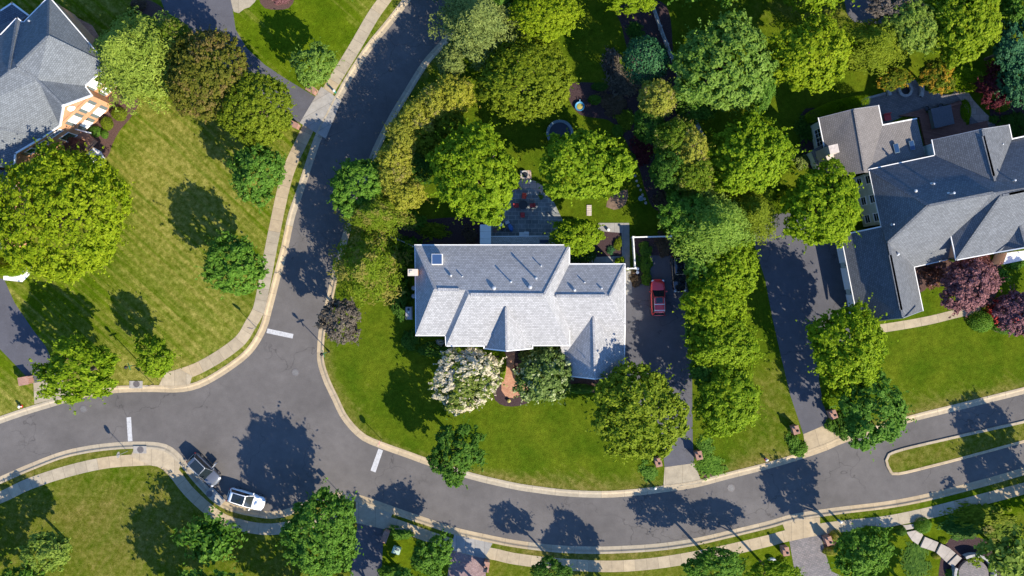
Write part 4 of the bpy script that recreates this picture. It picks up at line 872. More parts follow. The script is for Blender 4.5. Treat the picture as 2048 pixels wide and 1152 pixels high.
def marker(x, y, lab, mat, topm='white', tilt=(0.15, 0)):
    t = empty("utility_pedestal", P(x, y) + Vector((0, 0, .12)), lab, "utility pedestal")
    m = MB(); m.cyl((0, 0, 0), (0, 0, 0.85), 0.15, 0.13, n=12); m.build("body", MT[mat], t); m = MB(); m.lathe((0, 0, 0.85), [(0.16, 0), (0.16, 0.1), (0.1, 0.2), (0, 0.22)], 12); m.build("cap", MT[topm], t)
marker(671, 185, "teal utility pedestal with a white cap on the verge of the upper pavement", 'teal'); marker(1308, 973, "green utility pedestal with a white cap between the leaning trunk and the middle driveway", 'green')
marker(1676, 1040, "pale blue utility pedestal on the verge right of the stone paved driveway", 'pool_blue'); marker(1166, 1104, "thin white pedestal cap on the lower verge", 'grey') if False else None
t = empty("utility_box", P(794, 1098) + Vector((0, 0, .12)), "pale green utility cabinet on the lawn at the bottom", "cabinet", rz=R(-18))
m = MB(); m.box((0, 0, 0.3), (1.0, 0.85, 0.6)); m.build("body", MT['box_green'], t); m = MB(); m.box((0, 0.02, 0.63), (1.04, 0.9, 0.06), 0, R(6)); m.build("lid", MT['box_green'], t); m = MB(); m.box((0.1, 0.2, 0.69), (0.5, 0.3, 0.04), 0, R(6)); m.build("hatch", MT['shutter'], t)
m = MB(); p = P(1543, 1119); m.lathe((p.x, p.y, 0.12), [(0.33, 0), (0.33, 0.35), (0.28, 0.5), (0.12, 0.58), (0, 0.6)], 16); m.v = [Vector((p.x + (v.x - p.x) * 1.5, v.y, v.z)) for v in m.v]; single(m, "utility_dome", MT['white'], "rounded white utility cover beside a green shrub at the bottom edge", "utility cover")
t = empty("air_conditioner", P(819, 626) + Vector((0, 0, .12)), "grey outdoor cooling unit beside the left wall of the middle house", "air conditioner")
m = MB(); m.box((0, 0, 0.1), (0.85, 1.7, 0.2)); m.build("base", MT['grey_conc'], t); m = MB(); m.box((0, 0.0, 0.55), (0.75, 1.55, 0.7)); m.build("case", MT['grey'], t)
m = MB(); m.cyl((0, 0.1, 0.9), (0, 0.1, 0.93), 0.12, n=12); m.build("cap", MT['white'], t); m = MB(); m.cyl((0, 0.5, 0.9), (0, 0.5, 0.92), 0.16, n=12); m.build("fan_grille", MT['black'], t)
for i, (x, y) in enumerate(((829, 592), (829, 576))):
    p = P(x, y); m = MB(); m.lathe((p.x, p.y, 0.12), [(0.3, 0), (0.3, 0.8), (0.24, 0.86), (0, 0.86)], 16); single(m, "condenser", MT['grey'], ("round grey condenser by the left wall, nearer the cooling unit", "round grey condenser by the left wall, nearer the chimney")[i], "condenser", "round condensers by the left wall")
# garden and patio things
t = empty("trampoline", P(1119, 269) + Vector((0, 0, .12)), "round trampoline with a blue rim half under the tree in the back garden", "trampoline")
m = MB(); m.lathe((0, 0, 0.7), [(1.42, 0), (0, -0.02)], 36); m.build("mat", MT['mat_dark'], t); m = MB(); m.lathe((0, 0, 0.7), [(1.38, 0.01), (1.4, 0.06), (1.72, 0.06), (1.75, 0.0)], 36); m.build("pad", MT['blue_grey'], t)
for a in range(0, 360, 60):
    d = Vector((math.cos(R(a)) * 1.6, math.sin(R(a)) * 1.6, 0)); m = MB(); m.cyl(d, d + Vector((0, 0, .7)), 0.03, n=6); m.build("leg", MT['grey'], t)
t = empty("paddling_pool", P(1159, 214) + Vector((0, 0, .13)), "small round blue tub with a yellow middle on the mulch in the back garden", "tub")
m = MB(); m.lathe((0, 0, 0), [(0.5, 0), (0.6, 0.3), (0.62, 0.34), (0.56, 0.34), (0.42, 0.28), (0.38, 0.2)], 24); m.build("rim", MT['pool_blue'], t); m = MB(); m.lathe((0, 0, 0), [(0.40, 0.22), (0.34, 0.27), (0.0, 0.3)], 20); m.build("filling", MT['yellow'], t)
m = MB(); m.cyl((0, 0.55, 0.3), (0, 0.85, 0.45), 0.05, n=8); m.build("handle", MT['pool_blue'], t)
t = empty("patio_table", P(1046, 411) + Vector((0, 0, .135)), "round dark table amid red chairs on the slate patio", "table")
m = MB(); m.lathe((0, 0, 0.70), [(0.0, 0), (0.56, 0.0), (0.58, 0.02), (0.56, 0.04), (0.0, 0.045)], 24); m.build("top", MT['black'], t); m = MB(); m.cyl((0, 0, 0), (0, 0, .7), 0.05, n=8); m.lathe((0, 0, 0), [(0.3, 0), (0.3, 0.03), (0.05, 0.08)], 14); m.build("pedestal", MT['black'], t)
def chair(x, y, rz, lab, mat):
    t = empty("patio_chair", P(x, y) + Vector((0, 0, .135)), lab, "chair", "red cushioned chairs round the patio table", rz)
    m = MB(); m.box((0, 0, 0.42), (0.54, 0.56, 0.10)); m.build("seat", MT[mat], t); m = MB(); m.box((0, 0.30, 0.68), (0.54, 0.10, 0.52), 0, R(-14)); m.build("backrest", MT[mat], t)
    for a, b in ((-1, -1), (1, -1), (-1, 1), (1, 1)): m = MB(); m.cyl((a * .24, b * .24, 0), (a * .24, b * .24, .38), 0.02, n=6); m.build("leg", MT['black'], t)
    for a in (-1, 1): m = MB(); m.box((a * .29, 0.02, 0.6), (0.05, 0.5, 0.03)); m.box((a * .29, -0.2, 0.5), (0.03, 0.03, 0.2)); m.build("armrest", MT['black'], t)
chair(1048, 394, R(-8), "bright red chair above the round table, in the sun", 'red'); chair(1033, 412, R(95), "shaded red chair on the left side of the round table", 'red_shaded'); chair(1064, 412, R(-85), "shaded red chair on the right side of the round table", 'red_shaded'); chair(1045, 430, R(180), "shaded red chair below the round table", 'red_shaded')
t = empty("patio_chair", P(1771, 236) + Vector((0, 0, .135)), "dark red cushioned chair behind the low roof of the right house", "chair", None, R(10))
m = MB(); m.box((0, 0, 0.42), (0.85, 0.9, 0.14)); m.build("seat", MT['red_shaded'], t); m = MB(); m.box((0, 0.42, 0.6), (0.85, 0.12, 0.5)); m.build("backrest", MT['red_shaded'], t)
for a, b in ((-1, -1), (1, -1), (-1, 1), (1, 1)): m = MB(); m.cyl((a * .36, b * .36, 0), (a * .36, b * .36, .36), 0.025, n=6); m.build("leg", MT['black'], t)
t = empty("stroller", P(1004, 454) + Vector((0, 0, .135)), "black and white wheeled pushchair on the patio beside the white canopy", "pushchair", None, R(40))
m = MB(); m.lathe((0, 0.32, 0.55), [(0.28, 0), (0.26, 0.16), (0.12, 0.26), (0, 0.28)], 14); m.build("hood", MT['white'], t); m = MB(); m.box((0, -0.1, 0.5), (0.42, 0.7, 0.22)); m.build("seat", MT['black'], t)
m = MB(); m.cyl((-.2, -.4, .5), (-.2, -.75, .95), .02, n=6); m.cyl((.2, -.4, .5), (.2, -.75, .95), .02, n=6); m.cyl((-.2, -.75, .95), (.2, -.75, .95), .025, n=6); m.build("handle", MT['black'], t)
for a, b in ((-1, -.3), (1, -.3), (-1, .4), (1, .4)): m = MB(); m.cyl((a * .25, b, .14), (a * .30, b, .14), .14, n=12); m.build("wheel", MT['rubber'], t)
t = empty("grill", P(1021, 456) + Vector((0, 0, .135)), "grill under a blue cover with a grey side shelf on the patio", "grill", None, R(25))
m = MB(); m.lathe((0, 0, 0), [(0.34, 0), (0.36, 0.5), (0.34, 0.85), (0.22, 1.0), (0, 1.04)], 14); m.v = [Vector((v.x * .9, v.y * 1.6, v.z)) for v in m.v]; m.build("cover", MT['tarp'], t, True); m = MB(); m.box((-.1, .78, .75), (.55, .4, .05)); m.build("side_shelf", MT['vent'], t)
p = P(991, 461); m = MB(); m.lathe((p.x, p.y, .135), [(0.2, 0), (0.3, 0.4), (0.27, 0.4), (0.22, 0.3), (0, 0.3)], 14); single(m, "plant_pot", MT['clay'], "round clay pot between the white canopy and the pushchair", "plant pot")
m = MB(); p = P(1048, 469); m.box((p.x, p.y, .55), (1.25, .5, .85)); m.box((p.x + .3, p.y + .15, 1.02), (.6, .3, .09)); single(m, "storage_chest", MT['white'], "white storage chest against the lean-to behind the middle house", "chest")
t = empty("fire_bowl", P(1049, 350) + Vector((0, 0, .142)), "round grey stone fire bowl on the pink slabs above the patio", "fire bowl")
m = MB(); m.lathe((0, 0, 0), [(0.4, 0), (0.5, 0.35), (0.52, 0.4), (0.42, 0.4), (0.38, 0.3), (0, 0.28)], 18); m.build("bowl", MT['stone'], t); m = MB(); m.lathe((0, 0, .31), [(0.36, 0), (0, 0.04)], 14); m.build("ash", MT['black'], t)
t = empty("parasol", P(1060, 364) + Vector((0, 0, .142)), "folded pale green parasol on the pink slabs", "parasol")
m = MB(); m.cyl((0, 0, 0), (0, 0, 2.1), .025, n=8); m.build("pole", MT['grey'], t); m = MB(); m.lathe((0, 0, 0.9), [(0.13, 0), (0.1, 0.6), (0.03, 1.2), (0, 1.22)], 10); m.build("canopy", MT['box_green'], t); m = MB(); m.lathe((0, 0, 0), [(0.25, 0), (0.25, .06), (0.05, .1)], 12); m.build("base", MT['stone'], t)
for i, (x, y) in enumerate(((1274, 538), (1274, 545))):
    p = P(x, y); m = MB(); m.lathe((p.x, p.y, .12), [(0.16, 0), (0.2, .3), (0.19, .36), (0, .38)], 14); single(m, "white_bucket", MT['white'], ("upper of two white buckets on the bed beside the white fence", "lower of two white buckets on the bed beside the white fence")[i], "bucket", "white buckets by the driveway")
p = P(1216, 460); m = MB(); m.lathe((p.x, p.y, .13), [(0.18, 0), (0.2, .3), (0.16, .45), (0, .48)], 14); single(m, "white_urn", MT['white'], "small white urn at the corner of the raised path behind the middle house", "urn")
p = P(1280, 398); m = MB(); m.lathe((p.x, p.y, .13), [(0.25, 0), (0.12, .1), (0.1, .6), (0.35, .7), (0.3, .72), (0, .66)], 14); single(m, "bird_bath", MT['blue_grey'], "small blue grey bird bath on the dark mulch under the back trees", "bird bath")
stones = random.Random(3)
for i, (x, y) in enumerate([(1270, 352), (1273, 362), (1276, 372), (1281, 380), (1285, 390), (1289, 398), (1291, 406)]):
    p = P(x, y); m = MB(); r = 0.16 + 0.06 * stones.random(); m.lathe((p.x, p.y, .12), [(r, 0), (r * .95, r * .4), (r * .5, r * .7), (0, r * .75)], 7)
    m.v = [Vector((v.x + stones.uniform(-.02, .02), v.y + stones.uniform(-.02, .02), v.z)) for v in m.v]; single(m, "edging_stone", MT['pale_stone'], "pale edging stone in the curved row along the back garden bed", "stone", "pale edging stones of the back garden bed")
for i, (x, y) in enumerate(((1018, 801), (1049, 797))):
    p = P(x, y); m = MB(); m.lathe((p.x, p.y, .12), [(0.15, 0), (0.24, .3), (0.22, .34), (0.1, .4), (0, .44)], 12); single(m, "flower_pot", MT['yellow'], ("left of two yellow potted flowers at the end of the brick walk", "right of two yellow potted flowers at the end of the brick walk")[i], "potted flower", "yellow potted flowers at the brick walk")
print("furniture done")

# ------------------------------------------------------------------ cars
def loft(rows, closed_ends=True):
    m = MB(); n = len(rows[0])
    for a, b in zip(rows, rows[1:]):
        for i in range(n - 1): m.face([a[i], b[i], b[i + 1], a[i + 1]])
    if closed_ends: m.face(rows[0][::1]); m.face(rows[-1][::-1])
    return m
def car(loc, head, Lc, W, Ht, paint, lab, name="parked_car", rails=False, sunroof=True, glassroof=False, door=False, cat="car", rack=False):
    t = empty(name, loc, lab, cat, None, head)
    st = [(-.5, .30, .42, .74), (-.488, .385, .34, .90), (-.45, .465, .27, .97), (-.36, .49, .22, .99), (-.2, .495, .22, .98), (.0, .495, .22, .97), (.16, .49, .22, .985), (.24, .485, .22, 1.0), (.34, .475, .22, .95), (.41, .45, .25, .88), (.455, .395, .30, .80), (.485, .31, .36, .68), (.5, .19, .42, .58)]
    rows = []
    for x, hw, z0, z1 in st:
        X = x * Lc; w2 = hw * W; zz0 = z0 * Ht / 1.65; zz1 = z1 * Ht / 1.65
        half = [(w2 * .90, zz0), (w2 * .99, zz0 + .12), (w2, (zz0 + zz1) * .5), (w2 * .985, zz1 - .14), (w2 * .93, zz1 - .04), (w2 * .80, zz1), (w2 * .4, zz1 + .025)]
        rows.append([Vector((X, a, b)) for a, b in half] + [Vector((X, 0, zz1 + .032))] + [Vector((X, -a, b)) for a, b in half[::-1]])
    m = loft(rows); b = m.build("body", MT[paint], t, True, True)
    bb = b.modifiers.new("s", 'SUBSURF'); bb.levels = 1; bb.render_levels = 1
    # cabin: pillars and roof in body colour, glass set just proud of it
    zb = .955 * Ht / 1.65; zt = Ht
    xs = dict(rb=-.475, rt=-.405, ft=.015, fb=.205); wb = .455 * W; wt = .355 * W
    c8 = [Vector((xs['rb'] * Lc, wb * .93, zb)), Vector((xs['fb'] * Lc, wb * .96, zb)), Vector((xs['fb'] * Lc, -wb * .96, zb)), Vector((xs['rb'] * Lc, -wb * .93, zb)),
          Vector((xs['rt'] * Lc, wt * .92, zt - .06)), Vector((xs['ft'] * Lc, wt, zt - .04)), Vector((xs['ft'] * Lc, -wt, zt - .04)), Vector((xs['rt'] * Lc, -wt * .92, zt - .06))]
    m = MB()
    for f in ((0, 4, 5, 1), (1, 5, 6, 2), (2, 6, 7, 3), (3, 7, 4, 0)): m.face([c8[i] for i in f][::-1])
    m.build("pillars", MT[paint], t)
    # roof panel, gently crowned
    rr = []
    for k in range(7):
        u = k / 6; X = (xs['rt'] + (xs['ft'] - xs['rt']) * u) * Lc; ww = wt * (.92 + .08 * u) * (1.02 if 0 < k < 6 else .97); z = zt - .05 + .05 * math.sin(math.pi * (0.1 + .8 * u))
        rr.append([Vector((X + (-.03 if k == 0 else .03 if k == 6 else 0), ww * q, z - .035 * abs(q) ** 3 + .012)) for q in (1, .8, .4, 0, -.4, -.8, -1)])
    m = MB()
    for a, c in zip(rr, rr[1:]):
        for i in range(6): m.face([a[i], a[i + 1], c[i + 1], c[i]])
    o = m.build("roof", MT[paint], t, True, True); md = o.modifiers.new("t", 'SOLIDIFY'); md.thickness = .05; md.offset = -1
    if o.data.polygons[0].normal.z < 0: o.data.flip_normals()
    def quad(name, idx, sh=.09, push=.018, shb=None):
        q = [c8[i] for i in idx]; ce = sum(q, Vector()) / 4; n = (q[1] - q[0]).cross(q[2] - q[0]).normalized()
        if n.dot(ce - Vector((0, 0, 1.2))) < 0: n = -n
        q = [v.lerp(ce, sh) + n * push for v in q]; m = MB()
        f = q if (q[1] - q[0]).cross(q[2] - q[0]).dot(n) > 0 else q[::-1]
        m.face(f); o = m.build(name, MT['glass'], t); md = o.modifiers.new("t", 'SOLIDIFY'); md.thickness = .014; md.offset = -1
    quad("windshield", (1, 5, 6, 2), .07); quad("rear_window", (3, 7, 4, 0), .10); quad("side_window", (0, 4, 5, 1), .10); quad("side_window", (2, 6, 7, 3), .10)
    if sunroof:
        m = MB(); m.box((-.07 * Lc, 0, zt + .012), (.15 * Lc, wt * 1.25, .02)); m.build("sunroof", MT['glass'], t)
    if glassroof:
        m = MB(); m.box((-.165 * Lc, 0, zt + .008), (.33 * Lc, wt * 1.62, .02)); m.build("glass_panel", MT['glass'], t)
        for k in (-.25, -.11):
            m = MB(); m.box((k * Lc, 0, zt + .016), (.02, wt * 1.7, .02)); m.build("roof_bar", MT['black'], t)
    if rails or rack:
        for s in (-1, 1):
            m = MB(); m.box((-.20 * Lc, s * wt * .93, zt + .045), (.38 * Lc, .045, .05)); m.build("roof_rail", MT['vent'], t)
    if rack:
        for k in (-.34, -.18):
            m = MB(); m.box((k * Lc, 0, zt + .085), (.09, wt * 2.0, .035)); m.build("cross_bar", MT['white'], t)
    for s in (-1, 1):
        m = MB(); m.lathe((0, 0, 0), [(0.0, -.1), (.1, -.06), (.12, 0), (.1, .07), (0, .1)], 8); m.v = [Vector((v.x * .75 + .16 * Lc, v.y * 1.1 + s * (W * .5 + .10), v.z * .9 + zb + .05)) for v in m.v]; m.build("mirror", MT[paint], t, True, True)
        m = MB(); m.box((.448 * Lc, s * W * .355, .735 * Ht / 1.65), (.26, .22, .12), s * R(-38)); m.build("headlight", MT['lamp'], t)
        m = MB(); m.box((-.474 * Lc, s * W * .375, .88 * Ht / 1.65), (.14, .24, .18), s * R(18)); m.build("tail_light", MT['tail'], t)
        for k in (-.31, .31):
            p = Vector((k * Lc, s * (W * .5 - .11), .34)); m = MB(); m.cyl(p + Vector((0, -.115, 0)), p + Vector((0, .115, 0)), .34, n=20); wl = m.build("tyre", MT['rubber'], t); wl.name = "wheel"
            m = MB(); m.cyl(p + Vector((0, s * .1, 0)), p + Vector((0, s * .122, 0)), .22, n=14); rm = m.build("rim", MT['rim'], wl)
    m = MB(); m.box((.488 * Lc, 0, .52 * Ht / 1.65), (.06, W * .42, .18)); m.build("grille", MT['black'], t)
    m = MB(); m.box((.12 * Lc, W * .12, zb + .03), (.02, .5, .02), R(12)); m.box((.12 * Lc, -W * .22, zb + .03), (.02, .5, .02), R(12)); m.build("wiper", MT['black'], t)
    if door:
        q = Vector((.13 * Lc, W * .5, 0)); m = MB(); m.box((q.x - .08, q.y + .44, .62), (.09, .88, .66), R(8)); dr = m.build("open_door", MT[paint], t)
        m = MB(); m.box((q.x - .10, q.y + .42, 1.12), (.03, .62, .34), R(8)); m.build("window_pane", MT['vent'], dr); m = MB(); m.box((q.x - .16, q.y + .44, .75), (.06, .7, .3), R(8)); m.build("door_lining", MT['white'], dr)
    return t
car(P(1316, 595, .8) * 1 - Vector((0, 0, .672)), R(91), 4.75, 1.88, 1.68, 'car_red', "red estate car with a roof rack parked on the middle driveway", rails=True, rack=True)
car(P(1357, 548, .6) - Vector((0, 0, .472)), R(-86), 4.8, 1.85, 1.55, 'car_black', "black car half hidden under the trees at the edge of the middle driveway", sunroof=False)
car(P(408, 940, .8) - Vector((0, 0, .8)), R(-45), 4.85, 1.93, 1.72, 'car_grey', "grey car with its driver's door open beside the lower left kerb", glassroof=True, sunroof=False, door=True, rails=True)
car(P(492, 999, .8) - Vector((0, 0, .8)), R(-17), 4.85, 1.93, 1.7, 'car_white', "white car with a dark glass roof parked by the curved kerb", glassroof=True, sunroof=False)
print("cars done")
# ------------------------------------------------------------------ trees and plants
def leaf_mesh(name, cen, nrm, size, lv, cv, aspect=1.0, rng=None, updir=None):
    n = len(cen); nrm = nrm / np.maximum(1e-6, np.linalg.norm(nrm, axis=1))[:, None]
    ref = rng.normal(size=(n, 3)) if updir is None else updir
    u = np.cross(nrm, ref); u /= np.maximum(1e-6, np.linalg.norm(u, axis=1))[:, None]; v = np.cross(nrm, u)
    sz = size[:, None]
    # a pointed five-cornered leaf cluster
    co = np.empty((n, 5, 3))
    for k, (a, b, c) in enumerate(((-.1, -1.0, 0), (.55 * aspect, -.35, .08), (.45 * aspect, .5, 0), (-.05, 1.0, -.10), (-.58 * aspect, .15, .10))):
        co[:, k] = cen + u * (a * sz) + v * (b * sz) + nrm * (c * sz)
    me = bpy.data.meshes.new(name); me.vertices.add(n * 5); me.vertices.foreach_set('co', co.reshape(-1))
    me.loops.add(n * 5); me.loops.foreach_set('vertex_index', np.arange(n * 5, dtype=np.int32))
    me.polygons.add(n); me.polygons.foreach_set('loop_start', np.arange(0, n * 5, 5, dtype=np.int32)); me.polygons.foreach_set('loop_total', np.full(n, 5, dtype=np.int32))
    me.update(calc_edges=True)
    for nm, arr in (("lv", lv), ("cv", cv)):
        a = me.attributes.new(nm, 'FLOAT', 'POINT'); a.data.foreach_set('value', np.repeat(arr, 5).astype(np.float32))
    me.materials.append(MT['bark']); return me
def sph(rng, n, zmin=-1.0):
    z = rng.uniform(zmin, 1, n); a = rng.uniform(0, 2 * math.pi, n); r = np.sqrt(np.maximum(0, 1 - z * z)); return np.stack([r * np.cos(a), r * np.sin(a), z], 1)
def broad(seed, nb=16, nc=9, leaves=75, ls=.05, irr=.16, br=.34, cr=.135, gap=.12, flat=.8, zmin=-.35, spike=.05):
    """crown of radius about 1: boughs > clumps > leaves"""
    rng = np.random.default_rng(seed); P_, N_, S_, L_, C_ = [], [], [], [], []
    bd = sph(rng, nb * 6, zmin); keep = [bd[0]]
    for d in bd[1:]:
        if len(keep) >= nb: break
        if min(np.linalg.norm(d - k) for k in keep) > 1.35 / math.sqrt(nb): keep.append(d)
    keep = np.array(keep); ph = rng.uniform(0, 6.28, 4)
    for d in keep:
        az = math.atan2(d[1], d[0]); wob = 1 + irr * (.5 * math.sin(2 * az + ph[0]) + .5 * math.sin(3 * az + ph[1]) + .4 * math.sin(5 * az + ph[2])) + rng.normal() * irr * .35
        bc = d * (1 - br * .9) * wob
        for c in range(nc + rng.integers(-2, 3)):
            q = sph(rng, 1, -.5)[0] + d * .55; q /= np.linalg.norm(q)
            cc = bc + q * br * rng.uniform(.65, 1.12) * wob; r = cr * rng.uniform(.65, 1.35); nl = int(leaves * (r / cr) ** 1.6)
            if rng.random() < gap: continue
            dd = sph(rng, nl, -.55); rad = rng.uniform(.35, 1.08, nl) ** .6
            p = cc + dd * (rad * r)[:, None] * np.array([1.12, 1.12, .78])
            P_.append(p); out = p / np.maximum(.05, np.linalg.norm(p, axis=1))[:, None]
            N_.append(dd * .60 + out * .50 + rng.normal(size=(nl, 3)) * .50 + np.array([0.1, -.1, .65])); S_.append(ls * rng.uniform(.6, 1.25, nl)); L_.append(rng.random(nl)); C_.append(np.full(nl, rng.random()))
            if rng.random() < spike * 4:      # a twig of leaves reaching past the clump
                k = 7; tt = np.linspace(.8, 1.75, k); p = cc + q * (tt * r)[:, None] + rng.normal(size=(k, 3)) * .012; P_.append(p); N_.append(rng.normal(size=(k, 3)) + [0, 0, 1]); S_.append(ls * rng.uniform(.6, 1.0, k)); L_.append(rng.random(k)); C_.append(np.full(k, .6))
    # inner foliage seen through the gaps, coloured darker to stand for crown shade
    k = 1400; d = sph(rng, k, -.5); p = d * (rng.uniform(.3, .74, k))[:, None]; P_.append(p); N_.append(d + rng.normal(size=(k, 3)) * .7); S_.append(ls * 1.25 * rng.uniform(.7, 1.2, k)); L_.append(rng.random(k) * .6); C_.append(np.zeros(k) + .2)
    p = np.concatenate(P_); rr = np.quantile(np.hypot(p[:, 0], p[:, 1]), .945); p /= rr; p[:, 2] *= flat
    return leaf_mesh("crown", p, np.concatenate(N_), np.concatenate(S_), np.concatenate(L_), np.concatenate(C_), 1.0, rng)
def shell(seed, n=330, cr=.088, nl=36, ls=.036, bough=24, bamp=.13, low=.07, gap=.04, flat=.8, zmin=-.45, jit=.035, inner=2600):
    """crown of radius about 1 as a leafy dome: hundreds of small clumps over a few dozen boughs, with filling leaves beneath"""
    rng = np.random.default_rng(seed)
    def even(k, m=5):
        c = sph(rng, k * m, zmin); out = [c[0]]; th = 1.5 * math.sqrt((1 - zmin) / 2) * math.sqrt(4 / k) * .62
        for d in c[1:]:
            if len(out) >= k: break
            if np.min(np.linalg.norm(np.array(out) - d, axis=1)) > th: out.append(d)
        return np.array(out)
    bd = even(bough); ba = rng.uniform(.3, 1, len(bd)); ph = rng.uniform(0, 6.28, 6)
    def rad(d):
        az = np.arctan2(d[:, 1], d[:, 0]); k = d @ bd.T; i = k.argmax(1); w_ = math.sqrt(4 / bough)
        f = np.clip(1 - (2 - 2 * k.max(1)) / (w_ * w_), 0, 1)
        lowf = low * (np.sin(2 * az + ph[0]) + .8 * np.sin(3 * az + ph[1]) * (1 - d[:, 2] ** 2) + .6 * np.sin(5 * az + ph[2]) + .5 * np.sin(4 * d[:, 2] + ph[3]) + (.55 * np.sin(8 * az + ph[4]) + .45 * np.sin(13 * az + ph[5])) * (1 - d[:, 2] ** 2))
        return 1 - bamp + bamp * f ** .6 * ba[i] * 1.3 + lowf, i
    cd = even(n, 4); r, bi = rad(cd); r = r + rng.normal(size=len(cd)) * jit; keep = rng.random(len(cd)) > gap; cd, r, bi = cd[keep], r[keep], bi[keep]
    bc = rng.random(len(bd)); N_c = len(cd); cs = cr * rng.uniform(.7, 1.3, N_c); P_, N_, S_, L_, C_ = [], [], [], [], []
    cen = np.repeat(cd * r[:, None], nl, 0); cdr = np.repeat(cd, nl, 0); csz = np.repeat(cs, nl); dd = sph(rng, N_c * nl); dd = dd + cdr * .55; dd /= np.linalg.norm(dd, axis=1)[:, None]
    p = cen + dd * (csz * rng.uniform(.45, 1.15, N_c * nl))[:, None]; P_.append(p); N_.append(dd * .55 + cdr * .45 + rng.normal(size=p.shape) * .48 + np.array([.10, -.10, .85]))
    S_.append(ls * rng.uniform(.6, 1.3, len(p))); L_.append(rng.random(len(p))); C_.append(np.repeat(np.clip(.5 * rng.random(N_c) + .5 * bc[bi], 0, 1), nl))
    # sprays of leaves that break the outline
    k = int(N_c * .35); ii = rng.integers(0, N_c, k); tt = rng.uniform(1.0, 2.9, (k, 6)); p = (cd[ii] * r[ii][:, None])[:, None, :] + (cd[ii] + rng.normal(size=(k, 3)) * .35)[:, None, :] * (tt * cs[ii][:, None])[:, :, None] + rng.normal(size=(k, 6, 3)) * .012
    p = p.reshape(-1, 3); P_.append(p); N_.append(rng.normal(size=p.shape) * .8 + [0, 0, .8]); S_.append(ls * rng.uniform(.6, 1.1, len(p))); L_.append(rng.random(len(p))); C_.append(np.repeat(rng.random(k), 6))
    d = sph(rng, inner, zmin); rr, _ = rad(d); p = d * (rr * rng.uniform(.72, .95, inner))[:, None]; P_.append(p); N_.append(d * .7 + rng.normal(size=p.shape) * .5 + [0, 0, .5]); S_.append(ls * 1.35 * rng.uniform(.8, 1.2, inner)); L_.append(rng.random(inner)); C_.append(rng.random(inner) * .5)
    p = np.concatenate(P_); p /= np.quantile(np.hypot(p[:, 0], p[:, 1]), .965); p[:, 2] *= flat
    return leaf_mesh("crown", p, np.concatenate(N_), np.concatenate(S_), np.concatenate(L_), np.concatenate(C_), 1.0, rng)
def conifer(seed, tiers=15, per=11, leaves=46, ls=.05, droop=.18, wid=.16, power=.8, tip=1.6):
    rng = np.random.default_rng(seed); P_, N_, S_, L_, C_ = [], [], [], [], []
    for ti in range(tiers):
        h = ti / (tiers - 1); Lb = (1 - h) ** power * .96 + .06; n = max(4, int(per * (1 - h * .55)))
        for k in range(n):
            a = 2 * math.pi * (k + rng.uniform(-.35, .35)) / n + ti * 1.1; Lk = Lb * rng.uniform(.72, 1.08); nl = int(leaves * (.35 + Lk)); cvv = rng.random()
            u = rng.uniform(.12, 1, nl) ** .75; side = rng.uniform(-1, 1, nl) * wid * (1.15 - u) ** .55 * (.5 + Lk)
            d = np.array([math.cos(a), math.sin(a), 0]); s = np.array([-d[1], d[0], 0]); bend = rng.uniform(-.2, .2)
            p = d * (u * Lk)[:, None] + s * (side + bend * u * u * Lk)[:, None]; p[:, 2] = h * tip - droop * u * Lk + .05 * np.sin(u * 3) + rng.normal(size=nl) * .018 + .06 * (1 - np.abs(side) / wid)
            P_.append(p); N_.append(rng.normal(size=(nl, 3)) * .42 + np.array([0, 0, 1.0]) + d * .25); S_.append(ls * rng.uniform(.6, 1.2, nl)); L_.append(rng.random(nl) * .6 + .4 * u); C_.append(np.full(nl, cvv))
    p = np.concatenate(P_); p[:, :2] /= np.quantile(np.hypot(p[:, 0], p[:, 1]), .91); p[:, 2] -= tip * .35
    return leaf_mesh("crown", p, np.concatenate(N_), np.concatenate(S_), np.concatenate(L_), np.concatenate(C_), .6, rng)
def bush(seed, n=4200, ls=.055, lump=.14, zmin=-.2, sq=2.0, clumps=40):
    rng = np.random.default_rng(seed); d = sph(rng, n, zmin); c = sph(rng, clumps, zmin); cvv = rng.random(clumps); amp = rng.uniform(.5, 1, clumps)
    k = d @ c.T; i = k.argmax(1); f = np.clip((k.max(1) - .86) / .14, 0, 1)
    r = 1 - lump + lump * f * amp[i] * 1.4 + rng.normal(size=n) * .03
    if sq != 2.0: r = r / (np.abs(d) ** sq).sum(1) ** (1 / sq)
    p = d * (r * rng.uniform(.84, 1.02, n))[:, None]
    return leaf_mesh("crown", p, d * .9 + rng.normal(size=(n, 3)) * .55 + np.array([0, 0, .3]), ls * rng.uniform(.6, 1.2, n), rng.random(n), cvv[i], 1.0, rng)
